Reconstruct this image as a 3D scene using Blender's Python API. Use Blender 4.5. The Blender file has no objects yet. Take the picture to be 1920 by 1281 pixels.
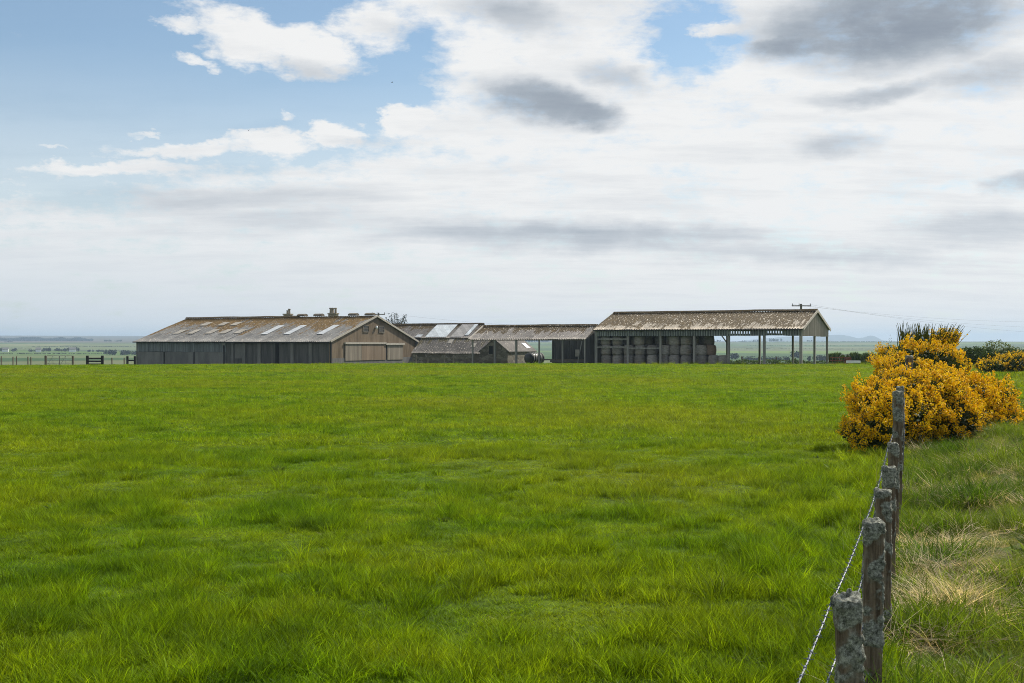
import bpy, math, random
import numpy as np
from mathutils import Vector, Matrix, noise as mnoise

R = math.radians
scene = bpy.context.scene
COL = scene.collection
random.seed(11)
rng = np.random.default_rng(11)

# ------------------------------------------------------------------ camera
F, CX, HY, CAMZ = 2240.0, 960.0, 645.0, 2.0        # focal length in photo pixels, centre column, horizon row, eye height
cam_d = bpy.data.cameras.new('camera')
cam = bpy.data.objects.new('camera', cam_d); COL.objects.link(cam)
cam.location = (0, 0, CAMZ); cam.rotation_euler = (R(90), 0, 0)
cam_d.sensor_width = 36; cam_d.lens = 36 * F / 1920
cam_d.shift_y = (HY - 640.5) / 1920
cam_d.clip_start = 0.05; cam_d.clip_end = 40000
scene.camera = cam

# ------------------------------------------------------------------ node helpers
class NT:
    def __init__(s, tree): s.t = tree; s.n = tree.nodes; s.l = tree.links
    def new(s, typ, **kw):
        n = s.n.new(typ)
        for k, v in kw.items(): setattr(n, k, v)
        return n
    def put(s, sock, v):
        if isinstance(v, bpy.types.NodeSocket): s.l.new(v, sock)
        elif v is not None: sock.default_value = v
    def math(s, op, a, b=None, c=None, clamp=False):
        n = s.new('ShaderNodeMath', operation=op, use_clamp=clamp)
        s.put(n.inputs[0], a); s.put(n.inputs[1], b)
        if c is not None: s.put(n.inputs[2], c)
        return n.outputs[0]
    def vmath(s, op, a, b=None):
        n = s.new('ShaderNodeVectorMath', operation=op); s.put(n.inputs[0], a)
        if b is not None: s.put(n.inputs[3 if op == 'SCALE' else 1], b)
        return n.outputs[1] if op in ('LENGTH', 'DOT_PRODUCT', 'DISTANCE') else n.outputs[0]
    def noise(s, vec, scale=5, detail=4, rough=.55, out=0, dist=0.0):
        n = s.new('ShaderNodeTexNoise'); s.put(n.inputs['Vector'], vec)
        s.put(n.inputs['Scale'], scale); n.inputs['Detail'].default_value = detail
        n.inputs['Roughness'].default_value = rough; n.inputs['Distortion'].default_value = dist
        return n.outputs[out]
    def voro(s, vec, scale=5, feature='F1', out='Distance'):
        n = s.new('ShaderNodeTexVoronoi', feature=feature); s.put(n.inputs['Vector'], vec); n.inputs['Scale'].default_value = scale
        return n.outputs[out]
    def ramp(s, v, a, b, lo=0.0, hi=1.0, smooth=True):
        n = s.new('ShaderNodeMapRange'); n.interpolation_type = 'SMOOTHSTEP' if smooth else 'LINEAR'
        s.put(n.inputs['Value'], v); s.put(n.inputs['From Min'], a); s.put(n.inputs['From Max'], b)
        s.put(n.inputs['To Min'], lo); s.put(n.inputs['To Max'], hi)
        return n.outputs[0]
    def cramp(s, v, stops):
        n = s.new('ShaderNodeValToRGB'); s.put(n.inputs[0], v); e = n.color_ramp.elements
        while len(e) < len(stops): e.new(.5)
        for el, (p, c) in zip(e, stops): el.position = p; el.color = (*c, 1)
        return n.outputs[0]
    def mix(s, f, a, b, mode='MIX'):
        n = s.new('ShaderNodeMix', data_type='RGBA', blend_type=mode); n.clamp_factor = True
        s.put(n.inputs[0], f)
        s.put(n.inputs[6], (*a, 1) if isinstance(a, tuple) else a); s.put(n.inputs[7], (*b, 1) if isinstance(b, tuple) else b)
        return n.outputs[2]
    def mapping(s, vec, loc=(0,0,0), rot=(0,0,0), scale=(1,1,1), typ='POINT'):
        n = s.new('ShaderNodeMapping', vector_type=typ); s.put(n.inputs['Vector'], vec)
        n.inputs['Location'].default_value = loc; n.inputs['Rotation'].default_value = rot; n.inputs['Scale'].default_value = scale
        return n.outputs[0]
    def xyz(s, vec): n = s.new('ShaderNodeSeparateXYZ'); s.put(n.inputs[0], vec); return n.outputs
    def comb(s, x, y, z):
        n = s.new('ShaderNodeCombineXYZ'); s.put(n.inputs[0], x); s.put(n.inputs[1], y); s.put(n.inputs[2], z); return n.outputs[0]
    def obj(s): return s.new('ShaderNodeTexCoord').outputs['Object']
    def pos(s): return s.new('ShaderNodeNewGeometry').outputs['Position']
    def rand(s): return s.new('ShaderNodeObjectInfo').outputs['Random']
    def attr(s, name): n = s.new('ShaderNodeAttribute', attribute_name=name); return n.outputs['Fac']

def mat(name):
    m = bpy.data.materials.new(name); m.use_nodes = True
    t = NT(m.node_tree); b = m.node_tree.nodes['Principled BSDF']
    return m, t, b
def bump(t, b, h, strength=.4, dist=.02):
    n = t.new('ShaderNodeBump'); n.inputs['Strength'].default_value = strength; n.inputs['Distance'].default_value = dist
    t.put(n.inputs['Height'], h); t.put(b.inputs['Normal'], n.outputs[0])

# ------------------------------------------------------------------ sun and sky
SUN_V = Vector((0.66, 0.52, 0.86)).normalized()
sun_d = bpy.data.lights.new('sun', 'SUN'); sun = bpy.data.objects.new('sun', sun_d); COL.objects.link(sun)
sun.rotation_euler = SUN_V.to_track_quat('Z', 'Y').to_euler(); sun.location = (60, 40, 80)
sun_d.energy = 5.0; sun_d.angle = R(0.6); sun_d.color = (1.0, .92, .78)
SUN_EL = math.asin(SUN_V.z); SUN_AZ = math.atan2(SUN_V.x, SUN_V.y)

world = bpy.data.worlds.new('World'); scene.world = world; world.use_nodes = True
def build_sky():
    t = NT(world.node_tree); t.n.clear()
    out = t.new('ShaderNodeOutputWorld')
    d = t.vmath('NORMALIZE', t.new('ShaderNodeTexCoord').outputs['Generated'])
    dx, dy, dz = t.xyz(d)
    sky = t.new('ShaderNodeTexSky', sky_type='NISHITA'); sky.sun_disc = False
    sky.sun_elevation = SUN_EL; sky.sun_rotation = SUN_AZ
    sky.altitude = 100; sky.air_density = 1.0; sky.dust_density = 0.6; sky.ozone_density = 1.6
    az = t.math('ARCTAN2', dx, dy); el = t.math('ARCSINE', dz)
    A = t.comb(az, el, 0.0)                                          # azimuth and elevation of the sky direction
    # a cloud deck seen in perspective: streaks flatten towards the horizon
    k = t.math('DIVIDE', 1.0, t.math('ADD', t.math('MAXIMUM', dz, 0.0), .10))
    P = t.comb(t.math('MULTIPLY', dx, k), t.math('MULTIPLY', dy, k), 0.0)
    wv = t.vmath('SUBTRACT', t.noise(t.mapping(A, scale=(1, 1.6, 1)), 9, 5, .62, out=1), (.5, .5, .5))
    Aw = t.vmath('ADD', A, t.vmath('MULTIPLY', wv, (.065, .038, 0.0)))
    wf = t.vmath('SUBTRACT', t.noise(t.mapping(A, scale=(1, 2.0, 1)), 38, 5, .65, out=1), (.5, .5, .5))
    Aw = t.vmath('ADD', Aw, t.vmath('MULTIPLY', wf, (.040, .020, 0.0)))
    ws = t.vmath('SUBTRACT', t.noise(t.mapping(A, scale=(1, 1.4, 1)), 7, 4, .6, out=1), (.5, .5, .5))
    As = t.vmath('ADD', A, t.vmath('MULTIPLY', ws, (.09, .035, 0.0)))
    As = t.vmath('ADD', As, t.vmath('MULTIPLY', wf, (.030, .012, 0.0)))
    def ell(px, py, rx, ry, rot=0.0, soft=(.35, 1.15), C=Aw):
        u, v = (px - CX) / F, (HY - py) / F
        a0, e0 = math.atan2(u, 1), math.atan2(v, math.hypot(1, u))
        q = t.mapping(C, loc=(a0, e0, 0), rot=(0, 0, R(rot)), scale=(rx / F, ry / F, 1), typ='TEXTURE')
        return t.ramp(t.vmath('LENGTH', q), soft[0], soft[1], 1.0, 0.0)
    def add(*xs):
        r = xs[0]
        for x in xs[1:]: r = t.math('ADD', r, x)
        return r
    def mx(*xs):
        r = xs[0]
        for x in xs[1:]: r = t.math('MAXIMUM', r, x)
        return r
    def mul(a, b): return t.math('MULTIPLY', a, b)
    n_st = t.noise(t.mapping(P, scale=(.8, 1.9, 1)), 1.6, 8, .62)
    n_pf = t.noise(t.mapping(A, scale=(1, 1.7, 1)), 17, 9, .60)
    n_big = t.noise(P, .5, 4, .5)
    n_fine = t.noise(t.mapping(A, scale=(1, 2.6, 1)), 45, 7, .65)
    # blue gaps
    hole = mx(ell(110, 60, 560, 300, 0, (.45, 1.2)), ell(500, 110, 330, 190, 0, (.5, 1.25)), ell(40, 200, 260, 150, 0, (.4, 1.2)), ell(700, 170, 150, 75, 0, (.3, 1.2)),
              ell(330, 225, 330, 62, 10, (.4, 1.2)), mul(ell(1300, 55, 125, 105, 0, (.2, 1.15)), .95))
    puff = mx(mul(ell(470, 62, 165, 62, -9, (.25, 1.15)), 1.25), mul(ell(590, 88, 125, 62, -12, (.25, 1.15)), 1.25), mul(ell(365, 108, 55, 16, -6, (.2, 1.2)), .9),
              mul(ell(335, 45, 70, 22, -6, (.2, 1.2)), 1.0),
              mul(ell(760, 215, 62, 38, 0, (.3, 1.1)), 1.2), mul(ell(630, 245, 70, 36, 0, (.3, 1.1)), 1.15), mul(ell(510, 262, 105, 34, 0, (.25, 1.2)), 1.0),
              mul(ell(330, 272, 180, 18, 3, (.2, 1.3)), .72), mul(ell(265, 242, 52, 10, 0, (.2, 1.3)), .75), mul(ell(95, 269, 70, 7, 0, (.2, 1.3)), .6),
              mul(ell(200, 306, 170, 22, 4, (.2, 1.3)), .8), mul(ell(548, 216, 26, 13, 0, (.2, 1.3)), .8),
              mul(ell(1345, 48, 62, 15, -14, (.1, 1.3)), .85), mul(ell(690, 50, 90, 60, 0, (.3, 1.2)), 1.0))
    outside = t.ramp(t.math('ABSOLUTE', az), .50, .95)               # beyond the photograph: broken cloud
    gap = mul(outside, t.ramp(n_big, .48, .62, 0.0, 1.0))
    cover = add(1.05, mul(hole, -1.25), mul(puff, 1.15), mul(gap, -.9), mul(t.math('SUBTRACT', n_pf, .5), 1.7), mul(t.math('SUBTRACT', n_st, .5), .9), mul(t.math('SUBTRACT', n_fine, .5), 1.15))
    alpha = t.math('MAXIMUM', t.ramp(cover, .05, 1.1), t.ramp(el, .25, .10, .07, .50))
    # low veil near the horizon lets the blue show faintly at the left
    veil_l = t.ramp(az, -.45, .12, 1.0, 0.0)
    low = t.ramp(el, .015, .10, 1.0, 0.0)
    # shade under the thick parts
    S = lambda *a, **k: ell(*a, **k, C=As)
    dark = mx(mul(S(1680, 40, 290, 92, 0, (.30, 1.15)), .80), mul(S(1500, 75, 110, 40, 0, (.2, 1.2)), .75), mul(S(1010, 192, 140, 46, -9, (.25, 1.15)), .68),
              mul(S(1085, 212, 90, 34, -8, (.2, 1.15)), .68),
              mul(S(960, 28, 130, 48, -8, (.2, 1.25)), .42), mul(S(760, 70, 90, 30, -25, (.1, 1.3)), .25), mul(S(1150, 140, 85, 30, -14, (.2, 1.25)), .36), mul(S(1665, 170, 150, 20, 2, (.1, 1.3)), .42),
              mul(S(1850, 150, 120, 40, 0, (.1, 1.3)), .36), mul(S(1590, 262, 95, 28, 0, (.1, 1.3)), .33), mul(S(1900, 352, 70, 18, 0, (.1, 1.3)), .40),
              mul(S(1090, 446, 520, 34, -1.5, (.1, 1.25)), .40), mul(S(1500, 480, 330, 26, -2, (.1, 1.3)), .30), mul(S(330, 380, 420, 26, 3, (.1, 1.4)), .22),
              mul(S(1840, 430, 200, 34, 0, (.1, 1.3)), .22), mul(S(520, 410, 330, 34, 0, (.1, 1.4)), .22), mul(S(500, 235, 60, 12, 0, (.1, 1.3)), .12), mul(S(580, 118, 90, 18, -10, (.1, 1.4)), .20), mul(S(665, 268, 90, 14, 0, (.1, 1.4)), .14))
    dark = mul(dark, t.ramp(n_pf, .25, .6, .72, 1.08))
    streak = mul(t.math('SUBTRACT', n_st, .47), .75)
    far_dark = mul(outside, mul(t.ramp(n_big, .55, .35, 0.0, .5), 1.0))
    dk = t.math('ADD', add(dark, far_dark), t.math('ADD', streak, mul(t.math('SUBTRACT', n_fine, .5), .12)), clamp=True)
    white = t.cramp(dk, [(0.0, (.80, .80, .795)), (.3, (.57, .595, .625)), (.6, (.36, .40, .45)), (1.0, (.225, .262, .318))])
    white = t.mix(mul(low, .6), white, (.77, .76, .74))
    white = t.mix(mul(mul(veil_l, t.ramp(el, .03, .13, 1.0, 0.0)), .6), white, (.60, .655, .70))
    # clear blue
    bg_sky = t.new('ShaderNodeBackground'); t.put(bg_sky.inputs[0], t.mix(1.0, sky.outputs[0], (.90, 1.0, 1.0), 'MULTIPLY')); bg_sky.inputs[1].default_value = .105
    bg_cl = t.new('ShaderNodeBackground'); t.put(bg_cl.inputs[0], white); bg_cl.inputs[1].default_value = 1.0
    mx_ = t.new('ShaderNodeMixShader'); t.put(mx_.inputs[0], alpha); t.l.new(bg_sky.outputs[0], mx_.inputs[1]); t.l.new(bg_cl.outputs[0], mx_.inputs[2])
    t.l.new(mx_.outputs[0], out.inputs['Surface'])
build_sky()
world.cycles.sampling_method = 'MANUAL'; world.cycles.sample_map_resolution = 512

scene.view_settings.view_transform = 'Standard'; scene.view_settings.look = 'None'
scene.view_settings.exposure = 0.18; scene.view_settings.gamma = 1.0
scene.cycles.use_denoising = True; scene.cycles.denoiser = 'OPENIMAGEDENOISE'; scene.cycles.denoising_input_passes = 'RGB_ALBEDO_NORMAL'; scene.cycles.denoising_prefilter = 'NONE'; scene.cycles.filter_width = 0.95; scene.cycles.use_adaptive_sampling = False
scene.cycles.max_bounces = 6; scene.cycles.diffuse_bounces = 3; scene.cycles.transmission_bounces = 4; scene.cycles.volume_bounces = 0
scene.cycles.sample_clamp_indirect = 4

# ------------------------------------------------------------------ scene helpers
def tag(o, label=None, cat=None, group=None, kind=None):
    if label: o['label'] = label
    if cat: o['category'] = cat
    if group: o['group'] = group
    if kind: o['kind'] = kind
    return o
def empty(name, loc=(0,0,0), rz=0.0, label=None, cat=None, group=None):
    o = bpy.data.objects.new(name, None); COL.objects.link(o)
    o.location = loc; o.rotation_euler = (0, 0, rz); o.empty_display_size = .2
    return tag(o, label, cat, group)
def link(name, me, parent=None, col=None):
    o = bpy.data.objects.new(name, me); (col or COL).objects.link(o)
    if parent is not None: o.parent = parent
    return o
def copy_tree(o, parent=None):
    c = o.copy(); COL.objects.link(c)
    if parent is not None: c.parent = parent
    for ch in list(o.children): copy_tree(ch, c)
    return c

class MB:
    """collects shapes, builds them as one mesh object"""
    def __init__(s): s.v = []; s.f = []; s.m = []
    def add(s, vs, fs, mi=0):
        k = len(s.v); s.v += [tuple(p) for p in vs]; s.f += [tuple(i + k for i in f) for f in fs]; s.m += [mi] * len(fs); return s
    def box(s, x0, y0, z0, x1, y1, z1, mi=0):
        return s.add([(x0,y0,z0),(x1,y0,z0),(x1,y1,z0),(x0,y1,z0),(x0,y0,z1),(x1,y0,z1),(x1,y1,z1),(x0,y1,z1)],
                     [(0,3,2,1),(4,5,6,7),(0,1,5,4),(1,2,6,5),(2,3,7,6),(3,0,4,7)], mi)
    def bar(s, p, q, w, h, mi=0, up=(0,0,1)):
        p, q = Vector(p), Vector(q); d = (q - p).normalized(); u = Vector(up)
        if abs(d.dot(u)) > .95: u = Vector((0, 1, 0))
        a = d.cross(u).normalized() * w / 2; b = a.cross(d).normalized() * h / 2
        vs = [p-a-b, p+a-b, p+a+b, p-a+b, q-a-b, q+a-b, q+a+b, q-a+b]
        return s.add(vs, [(0,1,2,3),(7,6,5,4),(1,0,4,5),(2,1,5,6),(3,2,6,7),(0,3,7,4)], mi)
    def tube(s, pts, rad, n=8, mi=0, cap=True):
        pts = [Vector(p) for p in pts]
        if not isinstance(rad, (list, tuple)): rad = [rad] * len(pts)
        rings = []; u = None; vs = []; fs = []
        for i, p in enumerate(pts):
            d = (pts[min(i+1, len(pts)-1)] - pts[max(i-1, 0)]).normalized()
            if u is None: u = d.orthogonal().normalized()
            u = (u - d * u.dot(d)).normalized(); w = d.cross(u)
            vs += [p + (u * math.cos(2*math.pi*j/n) + w * math.sin(2*math.pi*j/n)) * rad[i] for j in range(n)]
        for i in range(len(pts) - 1):
            for j in range(n): fs.append((i*n+j, i*n+(j+1) % n, (i+1)*n+(j+1) % n, (i+1)*n+j))
        if cap: fs.append(tuple(range(n-1, -1, -1))); fs.append(tuple((len(pts)-1)*n + j for j in range(n)))
        return s.add(vs, fs, mi)
    def lathe(s, prof, n=20, mi=0, c=(0,0,0)):
        vs = [(c[0] + r*math.cos(2*math.pi*j/n), c[1] + r*math.sin(2*math.pi*j/n), c[2] + z) for r, z in prof for j in range(n)]
        fs = [(i*n+j, i*n+(j+1) % n, (i+1)*n+(j+1) % n, (i+1)*n+j) for i in range(len(prof)-1) for j in range(n)]
        fs.append(tuple(range(n-1, -1, -1))); fs.append(tuple((len(prof)-1)*n + j for j in range(n)))
        return s.add(vs, fs, mi)
    def build(s, name, mats, parent=None, smooth=False, col=None, bevel=0):
        me = bpy.data.meshes.new(name); me.from_pydata(s.v, [], s.f)
        for m in (mats if isinstance(mats, (list, tuple)) else [mats]): me.materials.append(m)
        if any(s.m): me.polygons.foreach_set('material_index', s.m)
        if smooth: me.polygons.foreach_set('use_smooth', [True] * len(me.polygons))
        me.update()
        o = link(name, me, parent, col)
        if bevel:
            b = o.modifiers.new('bevel', 'BEVEL'); b.width = bevel; b.segments = 2; b.limit_method = 'ANGLE'
        return o

def np_mesh(name, V, Fs, mats, mi=None, parent=None, smooth=False, col=None, attrs=None):
    """vertices (N,3) and faces (M,k) from numpy"""
    V = np.asarray(V, np.float32); Fs = np.asarray(Fs, np.int32)
    me = bpy.data.meshes.new(name); k = Fs.shape[1]; M = len(Fs)
    me.vertices.add(len(V)); me.vertices.foreach_set('co', V.ravel())
    me.loops.add(M * k); me.loops.foreach_set('vertex_index', Fs.ravel())
    me.polygons.add(M); me.polygons.foreach_set('loop_start', np.arange(0, M*k, k, dtype=np.int32))
    if smooth: me.polygons.foreach_set('use_smooth', np.ones(M, bool))
    for m in (mats if isinstance(mats, (list, tuple)) else [mats]): me.materials.append(m)
    if mi is not None: me.polygons.foreach_set('material_index', np.asarray(mi, np.int32))
    for an, av in (attrs or {}).items():
        a = me.attributes.new(an, 'FLOAT', 'POINT'); a.data.foreach_set('value', np.asarray(av, np.float32).ravel())
    me.update(calc_edges=True); me.validate()
    return link(name, me, parent, col)
def grid_faces(nu, nv):
    i, j = np.meshgrid(np.arange(nu-1), np.arange(nv-1), indexing='ij'); a = (i*nv + j).ravel()
    return np.stack([a, a+nv, a+nv+1, a+1], 1)

def _hash(ix, iy, seed):
    h = (ix.astype(np.int64) * 374761393 + iy.astype(np.int64) * 668265263 + seed * 1442695041) & 0x7fffffff
    h = ((h ^ (h >> 13)) * 1274126177) & 0x7fffffff
    return ((h ^ (h >> 16)) & 0xffff) / 65535.0
def vnoise(x, y, seed=0):
    x = np.asarray(x, float); y = np.asarray(y, float)
    xi, yi = np.floor(x), np.floor(y); fx, fy = x - xi, y - yi
    fx = fx*fx*(3-2*fx); fy = fy*fy*(3-2*fy)
    a = _hash(xi, yi, seed); b = _hash(xi+1, yi, seed); c = _hash(xi, yi+1, seed); d = _hash(xi+1, yi+1, seed)
    return (a*(1-fx)+b*fx)*(1-fy) + (c*(1-fx)+d*fx)*fy
def fbm(x, y, seed=0, oct=4):
    r = 0; a = .5; s = 0
    for o in range(oct): r = r + a*vnoise(np.asarray(x)*2**o, np.asarray(y)*2**o, seed+o*7); s += a; a *= .5
    return r / s
def sstep(x, a, b):
    t = np.clip((np.asarray(x, float) - a) / (b - a), 0, 1); return t*t*(3-2*t)

def at(px, py, D):                                   # a place of the photograph at a given depth
    return Vector(((px - CX) / F * D, D, CAMZ + (HY - py) / F * D))
FX0, FSL = -.307, .345                               # the fence line x = FX0 + FSL*y
FN = math.hypot(1, FSL)
def fence_s(x, y): return (np.asarray(x) - FX0 - FSL * np.asarray(y)) / FN       # metres to the right of the fence

# ------------------------------------------------------------------ terrain
PD = np.array([0, 105, 122, 150, 200, 300, 500, 800, 1200, 2000, 2800, 3600, 4600, 6000, 8000, 11000.])
PL = np.array([0, 0.03, -.05, -1.1, -3.5, -7.5, -9.5, -8.0, -9.0, -7.0, 2.8, 7.5, 11.5, 31., 54., 30.])
PR = np.array([0, 0.03, -.05, -1.1, -3.0, -6.5, -9.5, -9.5, -10.5, -6.5, -1., 8.2, -5., -10., -10., -10.])
def ground_z(x, y):
    x = np.asarray(x, float); y = np.asarray(y, float)
    D = np.hypot(x, y); px = CX + F * x / np.maximum(y, 1e-3)
    front = y > 0
    w = np.where(front, sstep(np.arctan2(x, y), -.03, .14), .5)
    def prof(P):
        lo = np.interp(D, PD, P)
        return lo
    z = prof(PL)*(1-w) + prof(PR)*w
    s = fence_s(x, y)
    near = 1 - sstep(D, 100, 150)
    bank = (.34*sstep(s, .1, 1.6)*sstep(y, 5, 22) + .35*sstep(s, 1.0, 5)*sstep(y, 25, 65)) * near
    rough = .46*(fbm(x*1.0, y*1.0, 5) - .5)*sstep(s, .2, 1.2) + .05*(fbm(x*.5, y*.5, 9) - .5) + .12*(fbm(x*.06, y*.06, 3) - .5)
    z = z + bank + rough*near
    hill = (fbm(x*.0012, y*.0012, 21) - .5)*9*sstep(D, 500, 2500)
    return z + hill*.5*(1 - .6*sstep(D, 3000, 6000))
def gz(x, y): return float(ground_z(np.array([x]), np.array([y]))[0])

# ------------------------------------------------------------------ ground
def meadow_color(t, pos):
    n1 = t.noise(pos, .16, 4, .6); n2 = t.noise(pos, .9, 4, .6); n3 = t.noise(pos, .045, 3, .5); n4 = t.noise(t.vmath('ADD', pos, (37., 11., 5.)), .55, 3, .6)
    c = t.cramp(n2, [(.25, (.045, .108, .003)), (.48, (.116, .216, .004)), (.75, (.225, .315, .008))])
    c = t.mix(t.ramp(n1, .40, .66, 0, .65), c, (.205, .268, .008))
    c = t.mix(t.ramp(n3, .45, .62, 0, .40), c, (.230, .250, .020))
    c = t.mix(t.ramp(n4, .60, .74, 0, .65), c, (.045, .105, .006))
    return c
M_ground, t, b = mat('meadow_ground')
pos = t.pos(); far = t.attr('far'); rough = t.attr('rough')
near_c = meadow_color(t, pos)
fine = t.noise(pos, 9, 5, .7)
near_c = t.mix(t.ramp(fine, .25, .75, .95, .35), near_c, (.030, .055, .006))
rg = t.mix(t.ramp(t.noise(pos, 1.3, 5, .65), .42, .66), (.065, .10, .018), (.13, .12, .055))
near_c = t.mix(rough, near_c, rg)
fp = t.mapping(pos, rot=(0, 0, R(24)), scale=(.0016, .0036, 0))
cellc = t.voro(fp, 1.0, out='Color'); edge = t.voro(fp, 1.0, feature='DISTANCE_TO_EDGE')
cx_, cy_, cz_ = t.xyz(cellc)
farc = t.cramp(cx_, [(0, (.030, .070, .025)), (.3, (.055, .11, .03)), (.5, (.13, .20, .035)), (.65, (.07, .11, .04)), (.82, (.21, .22, .11)), (1, (.045, .07, .035))])
farc = t.mix(t.ramp(t.noise(pos, .012, 5, .6), .35, .7, 0, .45), farc, (.10, .135, .05))
farc = t.mix(t.ramp(edge, .0, .02, .75, 0, smooth=False), farc, (.03, .05, .02))
moor = t.attr('moor')
farc = t.mix(moor, farc, t.mix(t.noise(pos, .004, 4, .6), (.10, .075, .055), (.10, .10, .05)))
t.put(b.inputs['Base Color'], t.mix(far, near_c, farc)); b.inputs['Roughness'].default_value = .95; b.inputs['Specular IOR Level'].default_value = .1
bump(t, b, t.noise(pos, 6, 6, .7), .5, .06)
def build_ground():
    ang = np.concatenate([np.linspace(-math.pi, -.62, 90, endpoint=False), np.linspace(-.62, .62, 420), np.linspace(.62, math.pi, 91)[1:]])
    rad = np.concatenate([[.01], np.geomspace(1.2, 30, 120), np.geomspace(30, 170, 110)[1:], np.geomspace(170, 11200, 120)[1:]])
    Rr, Aa = np.meshgrid(rad, ang, indexing='ij'); X = Rr*np.sin(Aa); Y = Rr*np.cos(Aa); Z = ground_z(X, Y)
    D = Rr; s = fence_s(X, Y); w = sstep(Aa, -.03, .14)
    farA = sstep(D, 125, 165); roughA = sstep(s, -.15, .5)*(1 - sstep(D, 60, 110))*(1-.75*sstep(Y, 24, 40))
    moorA = sstep(D, 2900, 3700)*(1-w) + w*sstep(D, 3050, 3400)*.35
    fs = grid_faces(len(rad), len(ang))[:, ::-1]
    o = np_mesh('ground', np.stack([X, Y, Z], -1).reshape(-1, 3), fs, M_ground, smooth=True, attrs={'far': farA, 'rough': roughA, 'moor': moorA})
    tag(o, 'gently rolling green farmland running from the meadow to the far ridges', 'ground', kind='structure')
build_ground()

# far mountains, faint on the skyline at the right
M_mtn, t, b = mat('heather_hill'); t.put(b.inputs['Base Color'], t.mix(t.noise(t.pos(), .003, 4, .6), (.10, .09, .06), (.07, .09, .05))); b.inputs['Roughness'].default_value = 1
def build_mountains():
    D0 = 9300.0
    prof = [(1290, 648), (1370, 642), (1400, 638), (1440, 634), (1480, 631), (1520, 632), (1552, 628.5), (1575, 628), (1590, 630), (1608, 634.5), (1620, 633), (1632, 629.5), (1640, 631.5), (1652, 638), (1680, 641), (1730, 645), (1760, 648)]
    px = np.linspace(1290, 1760, 160); py = np.interp(px, [p[0] for p in prof], [p[1] for p in prof])
    py = py + (fbm(px*.06, px*0, 4) - .5)*1.0
    X = (px - CX)/F*D0; H = CAMZ + (HY - py)/F*D0 + 12
    dep = np.linspace(-1, 1, 21); V = []
    for xi, hi in zip(X, H):
        for d in dep:
            V.append((xi*(1 + .06*d), D0 + 700*d, -12 + hi*max(0, 1-d*d)*(1 + .1*(float(vnoise(xi*.004, d*3, 8)) - .5)*(abs(d) > .02))))
    tag(np_mesh('mountains', V, grid_faces(len(px), len(dep))[:, ::-1], M_mtn, smooth=True), 'pale blue peaks faint on the far horizon', 'mountains', kind='structure')
build_mountains()

# air: one even volume round the whole place
def build_haze():
    m = bpy.data.materials.new('haze_air'); m.use_nodes = True; t = NT(m.node_tree); t.n.clear()
    out = t.new('ShaderNodeOutputMaterial'); v = t.new('ShaderNodeVolumePrincipled')
    v.inputs['Color'].default_value = (.54, .74, .98, 1); v.inputs['Density'].default_value = HAZE_DENSITY; v.inputs['Anisotropy'].default_value = .2
    t.l.new(v.outputs[0], out.inputs['Volume'])
    o = MB().box(-11600, -11600, -25, 11600, 11600, 96).build('haze', m)
    tag(o, 'thin bluish air over the whole place', 'haze', kind='stuff')
HAZE_DENSITY = 1.5e-4
build_haze()

# ------------------------------------------------------------------ grass
def grass_mat(name, straw=None, mixc=0.0):
    m, t, b = mat(name); pos = t.pos(); rnd = t.rand()
    c = meadow_color(t, pos) if straw is None else straw(t, pos, rnd)
    c = t.mix(t.ramp(rnd, 0, 1, .0, .35), c, t.mix(1.0, c, (1.25, 1.18, .9), 'MULTIPLY'))
    hs = t.new('ShaderNodeHueSaturation'); isl = t.new('ShaderNodeNewGeometry').outputs['Random Per Island']; t.put(hs.inputs['Value'], t.math('MULTIPLY', t.ramp(rnd, 0, 1, .72, 1.3, smooth=False), t.ramp(isl, 0, 1, .55, 1.5, smooth=False))); t.put(hs.inputs['Color'], c)
    c = hs.outputs[0]
    b.inputs['Roughness'].default_value = .55; b.inputs['Specular IOR Level'].default_value = .10
    t.put(b.inputs['Base Color'], c)
    tr = t.new('ShaderNodeBsdfTranslucent'); t.put(tr.inputs[0], t.mix(1.0, c, (1.25, 1.15, .6), 'MULTIPLY'))
    ms = t.new('ShaderNodeMixShader'); ms.inputs[0].default_value = .48
    out = m.node_tree.nodes['Material Output']
    t.l.new(b.outputs[0], ms.inputs[1]); t.l.new(tr.outputs[0], ms.inputs[2]); t.l.new(ms.outputs[0], out.inputs['Surface'])
    return m
M_grass = grass_mat('meadow_blade')
M_rough = grass_mat('rough_blade', lambda t, p, r: t.mix(t.ramp(t.noise(p, .9, 4, .6), .50, .70), t.mix(t.ramp(t.noise(p, .35, 3, .6), .42, .6), (.070, .130, .012), (.145, .190, .03)), (.26, .24, .10)))
M_verge = grass_mat('verge_blade', lambda t, p, r: t.mix(t.ramp(t.noise(p, .8, 4, .6), .40, .62), (.050, .108, .008), (.130, .195, .014)))
M_straw = grass_mat('dead_blade', lambda t, p, r: t.mix(r, (.32, .265, .185), (.55, .485, .375)))

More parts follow.
